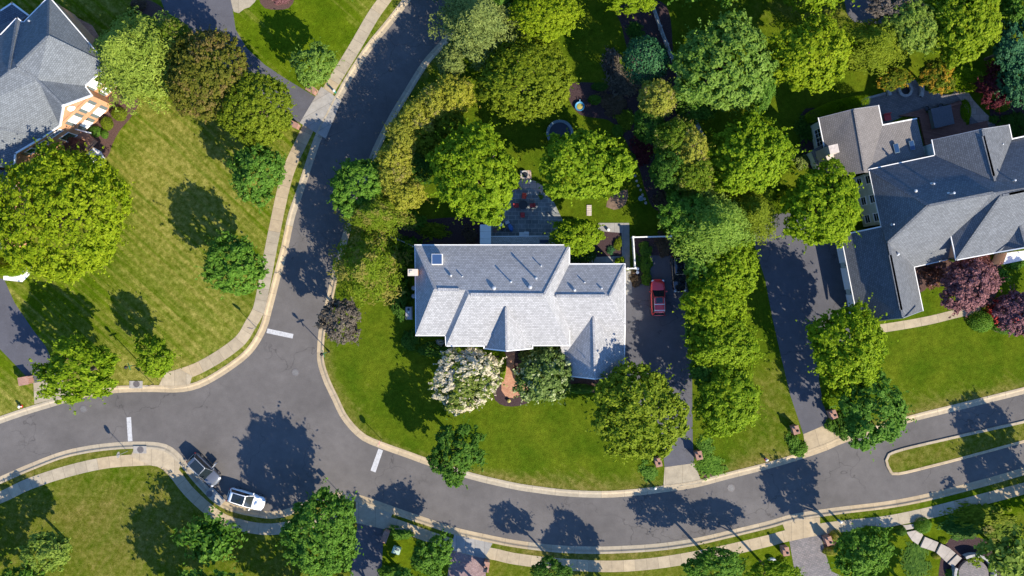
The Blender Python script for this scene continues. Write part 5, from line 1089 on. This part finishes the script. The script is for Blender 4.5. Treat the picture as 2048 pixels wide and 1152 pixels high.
PROTO = {
 'b': [shell(s, n=380, cr=.080, nl=36, ls=.032, bough=30, bamp=.16, gap=.10, flat=.64) for s in (1, 2, 3, 4, 5)],
 's': [shell(s, n=210, cr=.115, nl=40, ls=.044, bough=18, bamp=.23, low=.10, gap=.17, jit=.06, inner=900, flat=.68) for s in (11, 12, 13, 14, 15, 16)],      # street trees, coarser leaves
 't': [shell(s, n=300, cr=.092, nl=38, ls=.036, bough=24, bamp=.18, low=.08, gap=.08, jit=.045, inner=2400, flat=.64) for s in (81, 82, 83, 84)],      # broad maples
 'f': [shell(s, n=900, cr=.052, nl=26, ls=.021, bough=40, bamp=.13, low=.055, inner=4000, gap=.08, flat=.62) for s in (21, 22)],          # very fine, large crown
 'o': [shell(s, n=480, cr=.066, nl=32, ls=.028, bough=16, bamp=.11, low=.04, flat=.62) for s in (31, 32, 33)],
 'c': [conifer(s, tiers=18, per=14, leaves=110, ls=.046, wid=.20) for s in (41, 42)], 'k': [conifer(s, tiers=14, per=13, leaves=90, ls=.050, wid=.22, droop=.1) for s in (45, 46)],
 'a': [shell(s, n=240, cr=.105, nl=38, ls=.036, bough=14, bamp=.20, low=.06, flat=1.25, zmin=-.6) for s in (51, 52, 53)],
 'h': [bush(s, ls=.05) for s in (61, 62, 63)], 'q': [bush(64, 6000, .038, .07, -.1, 5.0, 60)], 'g': [broad(s, nb=14, nc=5, leaves=26, ls=.085, br=.4, cr=.22, irr=.35, gap=.3, flat=.5) for s in (71, 72)],
}
LM = dict(
 bright=leafmat("leaf_bright", (0.1060, 0.1885, 0.0048), (0.2495, 0.3392, 0.0144)), mid=leafmat("leaf_mid", (0.0568, 0.1445, 0.0120), (0.1517, 0.2764, 0.0336)),
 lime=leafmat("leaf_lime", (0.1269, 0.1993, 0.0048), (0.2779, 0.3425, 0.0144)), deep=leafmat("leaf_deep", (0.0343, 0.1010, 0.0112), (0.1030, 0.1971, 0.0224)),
 moss=leafmat("leaf_moss", (0.1029, 0.1590, 0.0073), (0.2450, 0.3027, 0.0231)),
 light=leafmat("leaf_light", (0.0979, 0.1835, 0.0168), (0.2246, 0.3304, 0.0504)), olive=leafmat("leaf_olive", (0.0962, 0.1418, 0.0072), (0.2153, 0.2659, 0.0168)),
 brown=leafmat("leaf_brown", (0.0915, 0.1102, 0.0112), (0.1960, 0.1749, 0.0224), (0.20, 0.145, 0.040), .66), gold=leafmat("leaf_gold", (0.1820, 0.2020, 0.0170), (0.3771, 0.3636, 0.0493), (0.32, 0.26, 0.09), .8),
 spruce=leafmat("leaf_spruce", (0.0988, 0.1540, 0.0153), (0.2346, 0.3018, 0.0467), None, .6, .25), grey=leafmat("leaf_greygreen", (0.0916, 0.1285, 0.0270), (0.2156, 0.2570, 0.0600), None, .6, .25), teal=leafmat("leaf_teal", (0.0184, 0.0792, 0.0300), (0.0517, 0.1320, 0.0510), None, .6, .15),
 yew=leafmat("leaf_yew", (0.0772, 0.1388, 0.0072), (0.1901, 0.2511, 0.0176), (0.23, 0.215, 0.05), .7), plum=leafmat("leaf_plum", (0.055, 0.045, 0.036), (0.150, 0.125, 0.095), None, .6, .15),
 purple=leafmat("leaf_purple", (0.0900, 0.0361, 0.0410), (0.2700, 0.1283, 0.1353), None, .6, .2), redl=leafmat("leaf_red", (0.12, 0.014, 0.014), (0.46, 0.05, 0.05), None, .6, .25), dred=leafmat("leaf_darkred", (0.065, 0.015, 0.02), (0.17, 0.036, 0.045)),
 blossom=leafmat("leaf_blossom", (0.0880, 0.1365, 0.0180), (0.2640, 0.2835, 0.0700), (0.60, 0.52, 0.38), .50, .3), blossom2=leafmat("leaf_blossom_green", (0.06, 0.11, 0.02), (0.18, 0.24, 0.06), (0.40, 0.44, 0.22), .62, .3),
 hedge=leafmat("leaf_hedge", (0.1029, 0.1898, 0.0024), (0.2118, 0.3036, 0.0048)), orange=leafmat("leaf_orange", (0.07, 0.11, 0.006), (0.17, 0.20, 0.012), (0.40, 0.24, 0.02), .62), pale=leafmat("leaf_pale", (0.1238, 0.1996, 0.0240), (0.2722, 0.3478, 0.0560)),
 dry=leafmat("leaf_dry", (0.085, 0.06, 0.04), (0.17, 0.12, 0.08)), copper=leafmat("leaf_copper", (0.12, 0.05, 0.035), (0.28, 0.13, 0.09)), cream=leafmat("leaf_white", (0.25, 0.25, 0.2), (0.7, 0.68, 0.62)),
)
trng = random.Random(99)
def trunk_mesh(seed):
    rng = random.Random(seed); m = MB()
    m.cyl((0, 0, -.05), (.03, .02, .45), .055, .042, 9, False); m.cyl((.03, .02, .45), (0, 0, .95), .042, .020, 8, False)
    for k in range(6):
        a = k * 1.05 + rng.uniform(-.3, .3); z = rng.uniform(.42, .72); l = rng.uniform(.35, .5)
        b = Vector((math.cos(a) * l * .5, math.sin(a) * l * .5, z + .18)); e = Vector((math.cos(a + .2) * l, math.sin(a + .2) * l, z + .34)); m.cyl((.01, .01, z), b, .022, .015, 6, False); m.cyl(b, e, .015, .006, 6, False)
    o = m.build("trunk", MT['bark'], weld=False); me = o.data; bpy.data.objects.remove(o); return me
TRUNK = [trunk_mesh(s) for s in (1, 2, 3)]
kcount = {}
def crown_obj(kind, mat, rot):
    ms = PROTO[kind]; kcount[kind] = kcount.get(kind, -1) + 1; me = ms[kcount[kind] % len(ms)]
    o = bpy.data.objects.new("crown", me); C.objects.link(o)
    o.material_slots[0].link = 'OBJECT'; o.material_slots[0].material = LM[mat]; o.rotation_euler = (0, 0, rot); return o
def tree(x, y, rx, ry, zc, kind, mat, name, lab, cat="tree", grp=None, rz=None, rot=None, fz=None):
    """x, y: where the middle of the crown shows; rx, ry: its half extent in the photo; zc: height of its middle"""
    g = P(x, y, zc); k = (H - zc) / F; t = empty(name, (g.x, g.y, 0.1), lab, cat, grp)
    long_ = abs(rx - ry) > .12 * max(rx, ry)
    a = rot if rot is not None else (trng.choice((0, math.pi)) if long_ else trng.uniform(0, 6.28))
    o = crown_obj(kind, mat, a); o.parent = t; o.location = (0, 0, zc - .1); z = rz or min(rx, ry) * k * (fz or 1.0)
    o.scale = (rx * k * 1.03, ry * k * 1.03, z)
    tr = bpy.data.objects.new("trunk", TRUNK[kcount[kind] % 3]); C.objects.link(tr); tr.parent = t; R_ = (rx + ry) / 2 * k
    tr.scale = (R_ * 1.3, R_ * 1.3, zc + .25 * z); tr.rotation_euler = (0, 0, trng.uniform(0, 6)); return t
def shrub(x, y, rx, ry, hz, kind, mat, lab, name="shrub", cat="shrub", grp=None, rot=0, z0=.12):
    zc = z0 + hz * .15; g = P(x, y, z0 + hz * .5); k = (H - hz) / F; o = crown_obj(kind, mat, R(rot)); o.name = name; o.location = (g.x, g.y, zc); o.scale = (rx * k, ry * k, hz * .86)
    return tag(o, lab, cat, grp)
S1 = "shade trees round the middle garden"; S2 = "street trees along the roads"; S3 = "golden screen trees beside the upper road"; S4 = "screen trees between the two driveways"; S5 = "golden screen trees in the back garden"
T = [
 (263, 112, 79, 82, 7.0, 'c', 'spruce', 'spruce_tree', "large pale green spruce against the roof of the left house", None),
 (347, 66, 34, 28, 4.5, 'a', 'yew', 'evergreen_tree', "small yellow green evergreen between the spruce and the upper driveway", None),
 (290, 55, 26, 24, 3.6, 'h', 'deep', 'evergreen_tree', "small dark evergreen just above the large spruce", None),
 (415, 148, 88, 80, 6.0, 'o', 'brown', 'ornamental_tree', "brownish olive tree right of the spruce, over the upper driveway", None),
 (512, 218, 74, 70, 6.0, 'o', 'olive', 'ornamental_tree', "yellow olive tree at the bend of the upper driveway", None),
 (514, 345, 58, 57, 5.2, 's', 'mid', 'young_maple', "fresh green tree left of the pavement, under the upper driveway", S2),
 (118, 428, 140, 128, 7.0, 'f', 'lime', 'shade_tree', "huge yellow green tree in front of the left house", None),
 (467, 530, 60, 64, 6.0, 's', 'mid', 'young_maple', "green tree on the dry lawn left of the pavement, with its shadow above it", S2),
 (152, 742, 88, 64, 5.6, 's', 'bright', 'young_maple', "wide bright green tree over the road at the left edge", S2),
 (310, 715, 44, 42, 4.8, 's', 'bright', 'young_maple', "small bright green tree by the ramp of the left pavement", S2),
 (628, 128, 46, 42, 4.8, 's', 'light', 'young_maple', "small light green tree beside the pavement of the upper road", S2),
 (716, 372, 62, 56, 5.0, 't', 'mid', 'shade_tree', "round mid green tree hanging over the right kerb of the upper road", S1),
 (748, 428, 62, 42, 5.0, 'k', 'yew', 'pine_tree', "feathery green pine below the golden screen trees", None),
 (735, 535, 64, 66, 5.5, 'k', 'yew', 'pine_tree', "yellow green pine between the upper road and the middle house", None),
 (900, 128, 30, 28, 4.0, 'a', 'grey', 'evergreen_tree', "grey green evergreen at the top of the row beside the upper road", None),
 (905, 188, 42, 40, 4.6, 'a', 'gold', 'screen_tree', "golden screen tree nearest the round olive tree", S3), (872, 205, 38, 36, 4.6, 'a', 'gold', 'screen_tree', "golden screen tree second from the top of the curved row", S3),
 (838, 235, 38, 36, 4.6, 'a', 'gold', 'screen_tree', "golden screen tree third from the top of the curved row", S3), (808, 275, 38, 36, 4.6, 'a', 'gold', 'screen_tree', "golden screen tree at the bend of the curved row", S3),
 (790, 318, 38, 38, 4.6, 'a', 'gold', 'screen_tree', "golden screen tree third from the bottom of the curved row", S3), (788, 355, 38, 34, 4.6, 'a', 'gold', 'screen_tree', "golden screen tree second from the bottom of the curved row", S3), (806, 388, 42, 34, 4.6, 'a', 'gold', 'screen_tree', "golden screen tree at the bottom of the curved row", S3),
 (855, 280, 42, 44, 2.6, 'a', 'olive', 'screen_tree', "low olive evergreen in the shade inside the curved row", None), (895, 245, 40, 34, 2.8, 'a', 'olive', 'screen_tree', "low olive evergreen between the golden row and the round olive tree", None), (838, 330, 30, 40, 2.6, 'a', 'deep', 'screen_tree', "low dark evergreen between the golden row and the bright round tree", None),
 (958, 44, 74, 68, 6.5, 'c', 'grey', 'spruce_tree', "grey green spruce leaning over the top of the upper road", None),
 (1092, 26, 66, 54, 7.5, 'b', 'lime', 'shade_tree', "yellow green tree at the top edge above the round olive tree", S1),
 (1050, 158, 96, 80, 5.6, 'o', 'olive', 'ornamental_tree', "wide round olive green tree in the back garden above the trampoline", None),
 (948, 348, 92, 96, 6.4, 'b', 'bright', 'shade_tree', "big bright green tree left of the slate patio", S1),
 (1166, 333, 80, 88, 6.2, 't', 'bright', 'shade_tree', "bright green tree right of the slate patio, over the trampoline", S1),
 (1155, 472, 50, 40, 4.4, 's', 'bright', 'shade_tree', "smaller green tree tucked against the rear wall of the middle house", S1),
 (1290, 122, 46, 46, 5.2, 'h', 'teal', 'evergreen_tree', "rounded blue green evergreen beside the grey fence", None),
 (1312, 198, 40, 38, 6.4, 'a', 'gold', 'screen_tree', "golden evergreen below the blue green one", S5), (1300, 250, 36, 34, 4.8, 'a', 'deep', 'screen_tree', "dark evergreen below the uppermost golden one in the back garden", None),
 (1345, 275, 42, 42, 6.2, 'a', 'yew', 'screen_tree', "olive evergreen in the middle of the back garden row", S5), (1378, 300, 38, 46, 6.6, 'a', 'gold', 'screen_tree', "golden evergreen right of the olive one in the back garden row", S5), (1340, 335, 42, 42, 5.6, 'a', 'deep', 'screen_tree', "dark green evergreen near the edging stones", S5), (1385, 350, 42, 42, 6.4, 'a', 'yew', 'screen_tree', "yellowish evergreen at the lower end of the back garden row", S5), (1405, 395, 44, 40, 4.8, 's', 'pale', 'screen_tree', "pale green tree below the back garden row", S5),
 (1447, 130, 95, 102, 7.0, 'b', 'light', 'shade_tree', "large soft green tree right of the grey fence, near the top", S1), (1520, 165, 34, 60, 4.0, 'a', 'mid', 'shade_tree', "green tree filling the gap between two large crowns near the top", None), (1395, 215, 40, 34, 4.0, 's', 'mid', 'shade_tree', "shaded green tree below the large soft green one by the fence", None),
 (1618, 112, 76, 82, 7.0, 't', 'lime', 'shade_tree', "bright yellow green tree above the tan roof", S1),
 (1500, 312, 84, 84, 6.6, 't', 'bright', 'shade_tree', "bright green tree left of the tan roof of the right house", S1),
 (1646, 412, 80, 86, 6.4, 't', 'bright', 'shade_tree', "bright green tree touching the west wall of the right house", S1),
 (1425, 455, 74, 62, 7.2, 'k', 'light', 'screen_tree', "feathery light green tree at the top of the driveway screen", S4), (1365, 425, 44, 46, 6.6, 's', 'mid', 'screen_tree', "green tree at the upper left end of the driveway screen", S4), (1505, 425, 54, 48, 4.6, 'k', 'olive', 'screen_tree', "olive tree between the driveway screen and the right driveway", S4),
 (1410, 520, 46, 52, 5.4, 's', 'mid', 'screen_tree', "mid green tree over the black car", S4), (1458, 535, 66, 62, 6.0, 't', 'bright', 'screen_tree', "green tree in the screen beside the upper part of the right driveway", S4),
 (1432, 605, 72, 60, 6.0, 't', 'bright', 'screen_tree', "green tree in the middle of the driveway screen, level with the red car", S4), (1450, 690, 70, 60, 6.0, 't', 'bright', 'screen_tree', "green tree of the driveway screen just below its middle", S4), (1455, 800, 76, 70, 5.8, 't', 'bright', 'screen_tree', "lowest tree of the driveway screen, by the dry strip of lawn", S4),
 (1398, 660, 30, 60, 4.8, 's', 'mid', 'screen_tree', "narrow green tree on the driveway side of the screen", S4), (1415, 745, 36, 40, 4.6, 's', 'mid', 'screen_tree', "small green tree between the two lowest big trees of the screen", S4),
 (1276, 822, 94, 96, 6.6, 'b', 'moss', 'shade_tree', "big moss green tree on the front lawn beside the middle driveway", S1),
 (680, 641, 44, 44, 5.4, 's', 'plum', 'plum_tree', "dark plum coloured tree at the kerb, casting its shadow on the upper road", None),
 (932, 756, 76, 62, 4.6, 't', 'blossom', 'flowering_tree', "white flowering tree in front of the middle house, left of the brick walk", None),
 (1088, 750, 60, 58, 4.2, 's', 'blossom2', 'flowering_tree', "cream green flowering tree right of the brick walk", None),
 (915, 906, 56, 60, 5.6, 's', 'deep', 'young_maple', "dark green tree at the kerb of the front lawn", S2),
 (642, 1067, 80, 84, 6.8, 't', 'mid', 'young_maple', "big green street tree in the middle of the lower edge", S2),
 (92, 1106, 56, 46, 5.0, 's', 'pale', 'young_maple', "yellowish tree near the lower left corner", S2),
 (424, 1080, 52, 50, 4.2, 'g', 'mid', 'young_maple', "sparse green tree below the parked grey car", S2),
 (1698, 694, 82, 84, 6.8, 't', 'bright', 'shade_tree', "bright green tree below the garage of the right house", S1),
 (1742, 822, 74, 72, 5.8, 's', 'mid', 'young_maple', "green tree over the kerb right of the right driveway", S2),
 (1938, 570, 60, 56, 4.2, 's', 'purple', 'plum_tree', "purple leaved tree in front of the right house", None), (2030, 625, 44, 40, 3.6, 's', 'purple', 'plum_tree', "purple red tree at the right edge, behind the scarlet one", None),
 (1745, 88, 62, 46, 6.0, 'k', 'olive', 'shade_tree', "feathery olive tree right of the yellow green one near the top", None), (1822, 50, 58, 52, 6.5, 's', 'pale', 'shade_tree', "pale green tree at the top edge right of centre", None), (1790, 10, 60, 30, 6.5, 's', 'plum', 'shade_tree', "grey twiggy tree at the top edge", None), (1930, 42, 84, 74, 7.5, 't', 'lime', 'shade_tree', "large lime green tree near the top right corner", S1),
 (2030, 90, 46, 60, 6.5, 's', 'teal', 'shade_tree', "dark blue green tree in the top right corner", None), (2046, 160, 44, 56, 5.0, 's', 'teal', 'shade_tree', "dark blue green tree at the right edge above the deck", None), (2040, 20, 40, 40, 6.5, 's', 'mid', 'shade_tree', "green tree cut by the top right corner", None),
 (1874, 152, 36, 36, 3.4, 's', 'orange', 'ornamental_tree', "orange tipped green tree above the hot tub", None), (1788, 158, 34, 24, 3.0, 's', 'orange', 'ornamental_tree', "orange tipped bush like tree beside the fire pit", None),
 (1992, 172, 38, 44, 3.0, 's', 'dred', 'japanese_maple', "dark red maple at the end of the curved stone path", None),
 (862, 1114, 46, 42, 4.6, 's', 'mid', 'young_maple', "small green street tree left of the purple brick driveway", S2), (1104, 1143, 42, 28, 4.8, 's', 'deep', 'young_maple', "small green street tree cut by the bottom edge right of the purple driveway", S2), (1428, 1134, 58, 40, 5.6, 's', 'mid', 'young_maple', "green street tree at the bottom edge below the middle driveway", S2),
 (1725, 1108, 56, 56, 6.4, 's', 'mid', 'young_maple', "round green street tree right of the stone paved driveway", S2), (1545, 1150, 54, 30, 5.6, 's', 'bright', 'young_maple', "bright green tree at the bottom edge left of the stone paved driveway", S2),
 (1262, -6, 58, 34, 5.0, 's', 'bright', 'shade_tree', "green tree at the top edge above the grey fence", None), (2025, 1112, 60, 56, 4.2, 'g', 'pale', 'shade_tree', "mottled pale green tree in the lower right corner", None),
 (150, 292, 26, 18, 2.6, 's', 'copper', 'japanese_maple', "small copper leaved tree on the brick terrace of the left house", None),
]
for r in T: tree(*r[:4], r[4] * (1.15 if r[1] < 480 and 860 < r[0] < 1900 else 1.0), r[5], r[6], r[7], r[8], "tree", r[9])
# trees just outside the frame whose shadows fall into the photo, and a green backdrop for other viewpoints
for i, (x, y, r, z, mt) in enumerate([(2138, 985, 58, 6.5, 'mid'), (2152, 1075, 62, 6.5, 'mid'), (400, 1210, 75, 6.0, 'mid'), (600, 1225, 70, 6.0, 'bright'), (40, 1195, 60, 6.0, 'mid'), (-70, 1120, 60, 6.0, 'bright'), (815, 1205, 60, 6.5, 'mid'), (850, -58, 50, 6.5, 'mid'), (690, -54, 50, 6.5, 'light'),
        (1010, -60, 80, 7, 'deep'), (1180, -90, 80, 7, 'mid'), (1440, -70, 90, 7, 'mid'), (1640, -70, 90, 7, 'bright'), (1980, -90, 90, 7, 'mid'), (2160, 60, 80, 7, 'deep'), (2150, 200, 60, 6, 'deep'), (1250, 1230, 60, 6, 'mid'), (760, 1235, 50, 6, 'deep'), (980, 1235, 50, 6, 'mid'), (2130, 640, 60, 6, 'mid'), (1880, 1230, 60, 6, 'mid')]):
    tree(x, y, r, r, z, 's', mt, "shade_tree", "green tree standing just outside the edge of the photo", "tree", "trees outside the photo")
SH = [
 (236, 227, 15, 14, 1.2, 'h', 'olive', "largest of the round shrubs on the mulch below the brick wall of the left house"), (212, 246, 12, 14, 1.1, 'h', 'olive', "middle shrub on the mulch below the brick wall of the left house"), (190, 262, 12, 11, 1.0, 'h', 'mid', "lowest shrub on the mulch by the brick terrace"), (208, 268, 7, 9, .7, 'h', 'mid', "tiny shrub below the middle one on the mulch of the left house"),
 (18, 540, 32, 13, 1.3, 'h', 'hedge', "rounded green hedge beside the white path at the left edge"), (275, 8, 16, 14, 1.0, 'h', 'dry', "brownish shrub at the top left of the upper driveway"), (262, 24, 10, 12, .8, 'h', 'olive', "small olive shrub left of the upper driveway"),
 (1965, 643, 25, 22, 1.4, 'h', 'mid', "round green shrub below the white front path of the right house"), (2012, 622, 30, 26, 1.7, 'g', 'redl', "scarlet leaved shrub at the right edge"), (2020, 655, 34, 14, .8, 'h', 'mid', "low green shrub under the scarlet one"), (1868, 552, 26, 24, .9, 'g', 'copper', "low reddish shrub in the inner corner of the right house"),
 (1920, 512, 36, 12, .9, 'h', 'mid', "low green shrubs under the eave of the right house"), (2032, 522, 26, 18, 1.2, 's', 'mid', "green shrub beside the white porch of the right house"), (2005, 550, 16, 16, .9, 'g', 'mid', "small green shrub right of the purple tree"),
 (1930, 158, 48, 25, 1.7, 'h', 'hedge', "long rounded hedge between the orange tipped tree and the red maple"), (2003, 213, 20, 10, .7, 'h', 'lime', "low lime green shrub under the dark red maple"), (1932, 222, 12, 24, 1.0, 'h', 'hedge', "small upright hedge at the corner of the deck"), (1990, 238, 12, 8, .7, 's', 'mid', "small green plant at the end of the stone path"),
 (1240, 522, 12, 9, 1.2, 's', 'bright', "small bright shrub behind the roof corner of the middle house"), (1292, 500, 14, 16, .8, 's', 'mid', "upper green plant in the strip by the middle driveway"), (1293, 528, 13, 22, .9, 's', 'mid', "tall strip of green plants between the buckets and the driveway"), (1293, 558, 11, 14, .9, 's', 'mid', "lower green plant in the strip by the middle driveway"), (1272, 560, 14, 14, .7, 'g', 'dry', "rusty leaved plant beside the middle house driveway"), (1270, 520, 9, 18, .5, 'g', 'deep', "dark low plants under the white fence"),
 (1288, 490, 10, 8, .5, 's', 'mid', "small green plant in the dark bed inside the white fence"), (1328, 492, 20, 22, .5, 'g', 'dry', "bare reddish twigs in the dark bed by the white fence"), (1222, 500, 9, 9, .5, 's', 'teal', "blue green plant in the enclosed bed behind the middle house"), (1236, 488, 10, 14, .6, 's', 'olive', "olive plant in the enclosed bed behind the middle house"),
 (1160, 505, 34, 24, 2.2, 'h', 'deep', "dark green shrub mass in the rear nook of the middle house"),
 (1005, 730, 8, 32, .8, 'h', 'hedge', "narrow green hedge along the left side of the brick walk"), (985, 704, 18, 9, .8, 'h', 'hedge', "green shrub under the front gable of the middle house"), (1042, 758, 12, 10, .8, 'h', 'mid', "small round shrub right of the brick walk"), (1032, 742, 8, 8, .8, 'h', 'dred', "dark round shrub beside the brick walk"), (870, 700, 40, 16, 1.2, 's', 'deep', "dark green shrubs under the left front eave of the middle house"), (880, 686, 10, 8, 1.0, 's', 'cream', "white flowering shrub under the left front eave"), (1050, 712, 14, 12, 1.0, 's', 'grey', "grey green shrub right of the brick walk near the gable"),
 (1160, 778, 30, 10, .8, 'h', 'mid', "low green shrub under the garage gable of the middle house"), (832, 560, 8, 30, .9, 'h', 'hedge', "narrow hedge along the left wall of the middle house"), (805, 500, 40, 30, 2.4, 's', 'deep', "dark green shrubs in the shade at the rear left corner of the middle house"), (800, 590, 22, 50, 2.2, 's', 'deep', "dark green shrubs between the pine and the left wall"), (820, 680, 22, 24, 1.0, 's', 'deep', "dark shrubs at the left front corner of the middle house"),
 (865, 460, 30, 18, 1.0, 'g', 'olive', "thin shrub on the bare ground left of the white canopy"), (825, 440, 30, 20, 1.6, 's', 'mid', "green shrub below the golden screen trees"), (940, 470, 18, 16, .6, 'g', 'dry', "brown low plant left of the white canopy"),
 (1190, 199, 14, 10, .6, 'h', 'mid', "small round green shrub right of the blue tub"), (1200, 173, 18, 9, .5, 'h', 'deep', "low green plant above the blue tub"), (1245, 165, 30, 30, .6, 'g', 'plum', "thin grey shrub in the shady back garden bed"), (1225, 205, 34, 26, .6, 'g', 'dry', "thin brown shrub right of the blue tub"), (1236, 262, 12, 14, .6, 'h', 'mid', "green plant near the bare bed behind the trampoline"), (1262, 314, 10, 8, .5, 'h', 'mid', "green tuft on the dark mulch of the back garden"), (1224, 125, 18, 34, .8, 'g', 'plum', "thin grey shrub left of the blue green evergreen"),
 (1285, 300, 26, 30, .5, 'g', 'dred', "dark red low plants on the shaded mulch of the back garden"), (1270, 60, 16, 20, .5, 'g', 'deep', "low green plant near the top of the grey fence"), (1250, 236, 24, 26, .5, 'g', 'olive', "thin olive plant in the middle of the back garden bed"),
 (1355, 390, 26, 20, 1.4, 's', 'mid', "green shrub beneath the back garden row"), (1326, 400, 18, 20, 1.0, 'g', 'dry', "reddish twiggy shrub near the edging stones"),
 (1600, 900, 18, 16, .9, 's', 'mid', "green shrub at the left of the right driveway apron"), (1588, 885, 16, 22, .8, 'g', 'mid', "green plants behind the left brick pier of the right driveway"), (1665, 850, 14, 16, .9, 's', 'mid', "green shrub below the right brick pier of the right driveway"), (1670, 800, 26, 20, .7, 'h', 'hedge', "low bright shrub above the right brick pier"), (1690, 850, 22, 30, 1.4, 's', 'deep', "dark green shrubs under the tree right of the right driveway"),
 (1420, 930, 28, 24, .3, 'g', 'mid', "low green planting right of the middle driveway apron"), (1298, 945, 22, 18, .4, 'g', 'mid', "low planting left of the middle driveway apron"), (1410, 890, 16, 22, .4, 'g', 'mid', "low green planting right of the upper brick pier"),
 (1640, 1062, 8, 10, .7, 'h', 'olive', "yellowish shrub left of the brick pier on the stone driveway") if False else (1672, 1072, 12, 12, .7, 'h', 'gold', "yellow shrub above the brick pier of the stone driveway"), (1662, 1104, 16, 9, .7, 'h', 'gold', "yellow shrub below the brick pier of the stone driveway"),
 (1600, 1130, 0.1, 0.1, .1, 'h', 'mid', "") if False else (1560, 1138, 22, 20, 1.0, 's', 'bright', "bright green shrub beside the white utility cover"),
 (1847, 1052, 18, 16, .9, 'h', 'mid', "round green shrub right of the steps at the lower right"), (1803, 1063, 12, 10, .8, 'h', 'deep', "round dark shrub left of the steps at the lower right"), (1950, 1125, 20, 16, .9, 's', 'bright', "bright green shrub inside the curved stone wall"), (1880, 1092, 7, 5, .4, 'h', 'lime', "lime tuft right of the steps") if False else (1888, 1082, 9, 6, .4, 'h', 'lime', "lime tuft on the right edge of the steps"), (1874, 1113, 9, 6, .4, 'h', 'gold', "yellow tuft on the left edge of the steps"),
 (1925, 1060, 50, 20, .4, 'g', 'deep', "low dark planting above the curved stone wall"), (1960, 1030, 60, 26, .5, 'g', 'olive', "thin olive planting below the lower right pavement"), (2000, 1060, 50, 34, .6, 'g', 'yew', "mixed yellow green planting near the lower right corner"), (1910, 1150, 16, 14, .8, 's', 'mid', "green shrub at the bottom edge left of the terrace"), (1830, 1120, 26, 40, .2, 'g', 'deep', "low dark ground planting left of the steps"),
 (800, 1068, 34, 12, .6, 'g', 'mid', "green planting above the pale green cabinet"), (780, 1145, 26, 14, 1.0, 's', 'mid', "green shrubs at the bottom edge beside the shaded driveway"), (850, 1062, 20, 8, .3, 'g', 'olive', "thin plants along the lower pavement") if False else (1745, 1060, 26, 9, .4, 'g', 'hedge', "low bright plants along the lower right pavement"),
 (610, 160, 14, 10, .8, 'h', 'deep', "dark shrub at the brick pier under the small upper tree"), (560, -4, 28, 12, .5, 'g', 'purple', "dark red low planting in the round bed at the top edge"),
 (1615, 255, 22, 28, .7, 'g', 'deep', "dark low plants left of the tan roof"), (1605, 320, 20, 18, 1.0, 'g', 'grey', "grey green shrub by the chimney of the right house"), (1030, 372, 9, 7, .5, 'g', 'redl', "small red plant at the left end of the pink slabs"), (1082, 393, 6, 6, .4, 'g', 'pale', "small potted plant on the right of the patio"),
 (2030, 250, 30, 30, 1.2, 's', 'deep', "dark shrubs at the right edge beside the deck"), (1580, 395, 26, 20, 1.6, 's', 'lime', "yellow green shrub beside the top of the right driveway"),
]
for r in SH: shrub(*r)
# clipped hedge behind the tan roof
for i, (x, y, rx, ry, rt) in enumerate(((1640, 226, 28, 12, 24), (1676, 212, 26, 12, 14), (1712, 204, 24, 11, 6))):
    shrub(x, y, rx, ry, 2.3, 'q', 'hedge', ("left section of the clipped hedge behind the tan roof", "middle section of the clipped hedge behind the tan roof", "right section of the clipped hedge behind the tan roof")[i], "hedge", "hedge", "clipped hedge sections", rt)
for x, y in ((1050, -20),): pass
# leaning bare trunk shown below the olive tree comes from its own trunk
print("objects", len(bpy.data.objects))
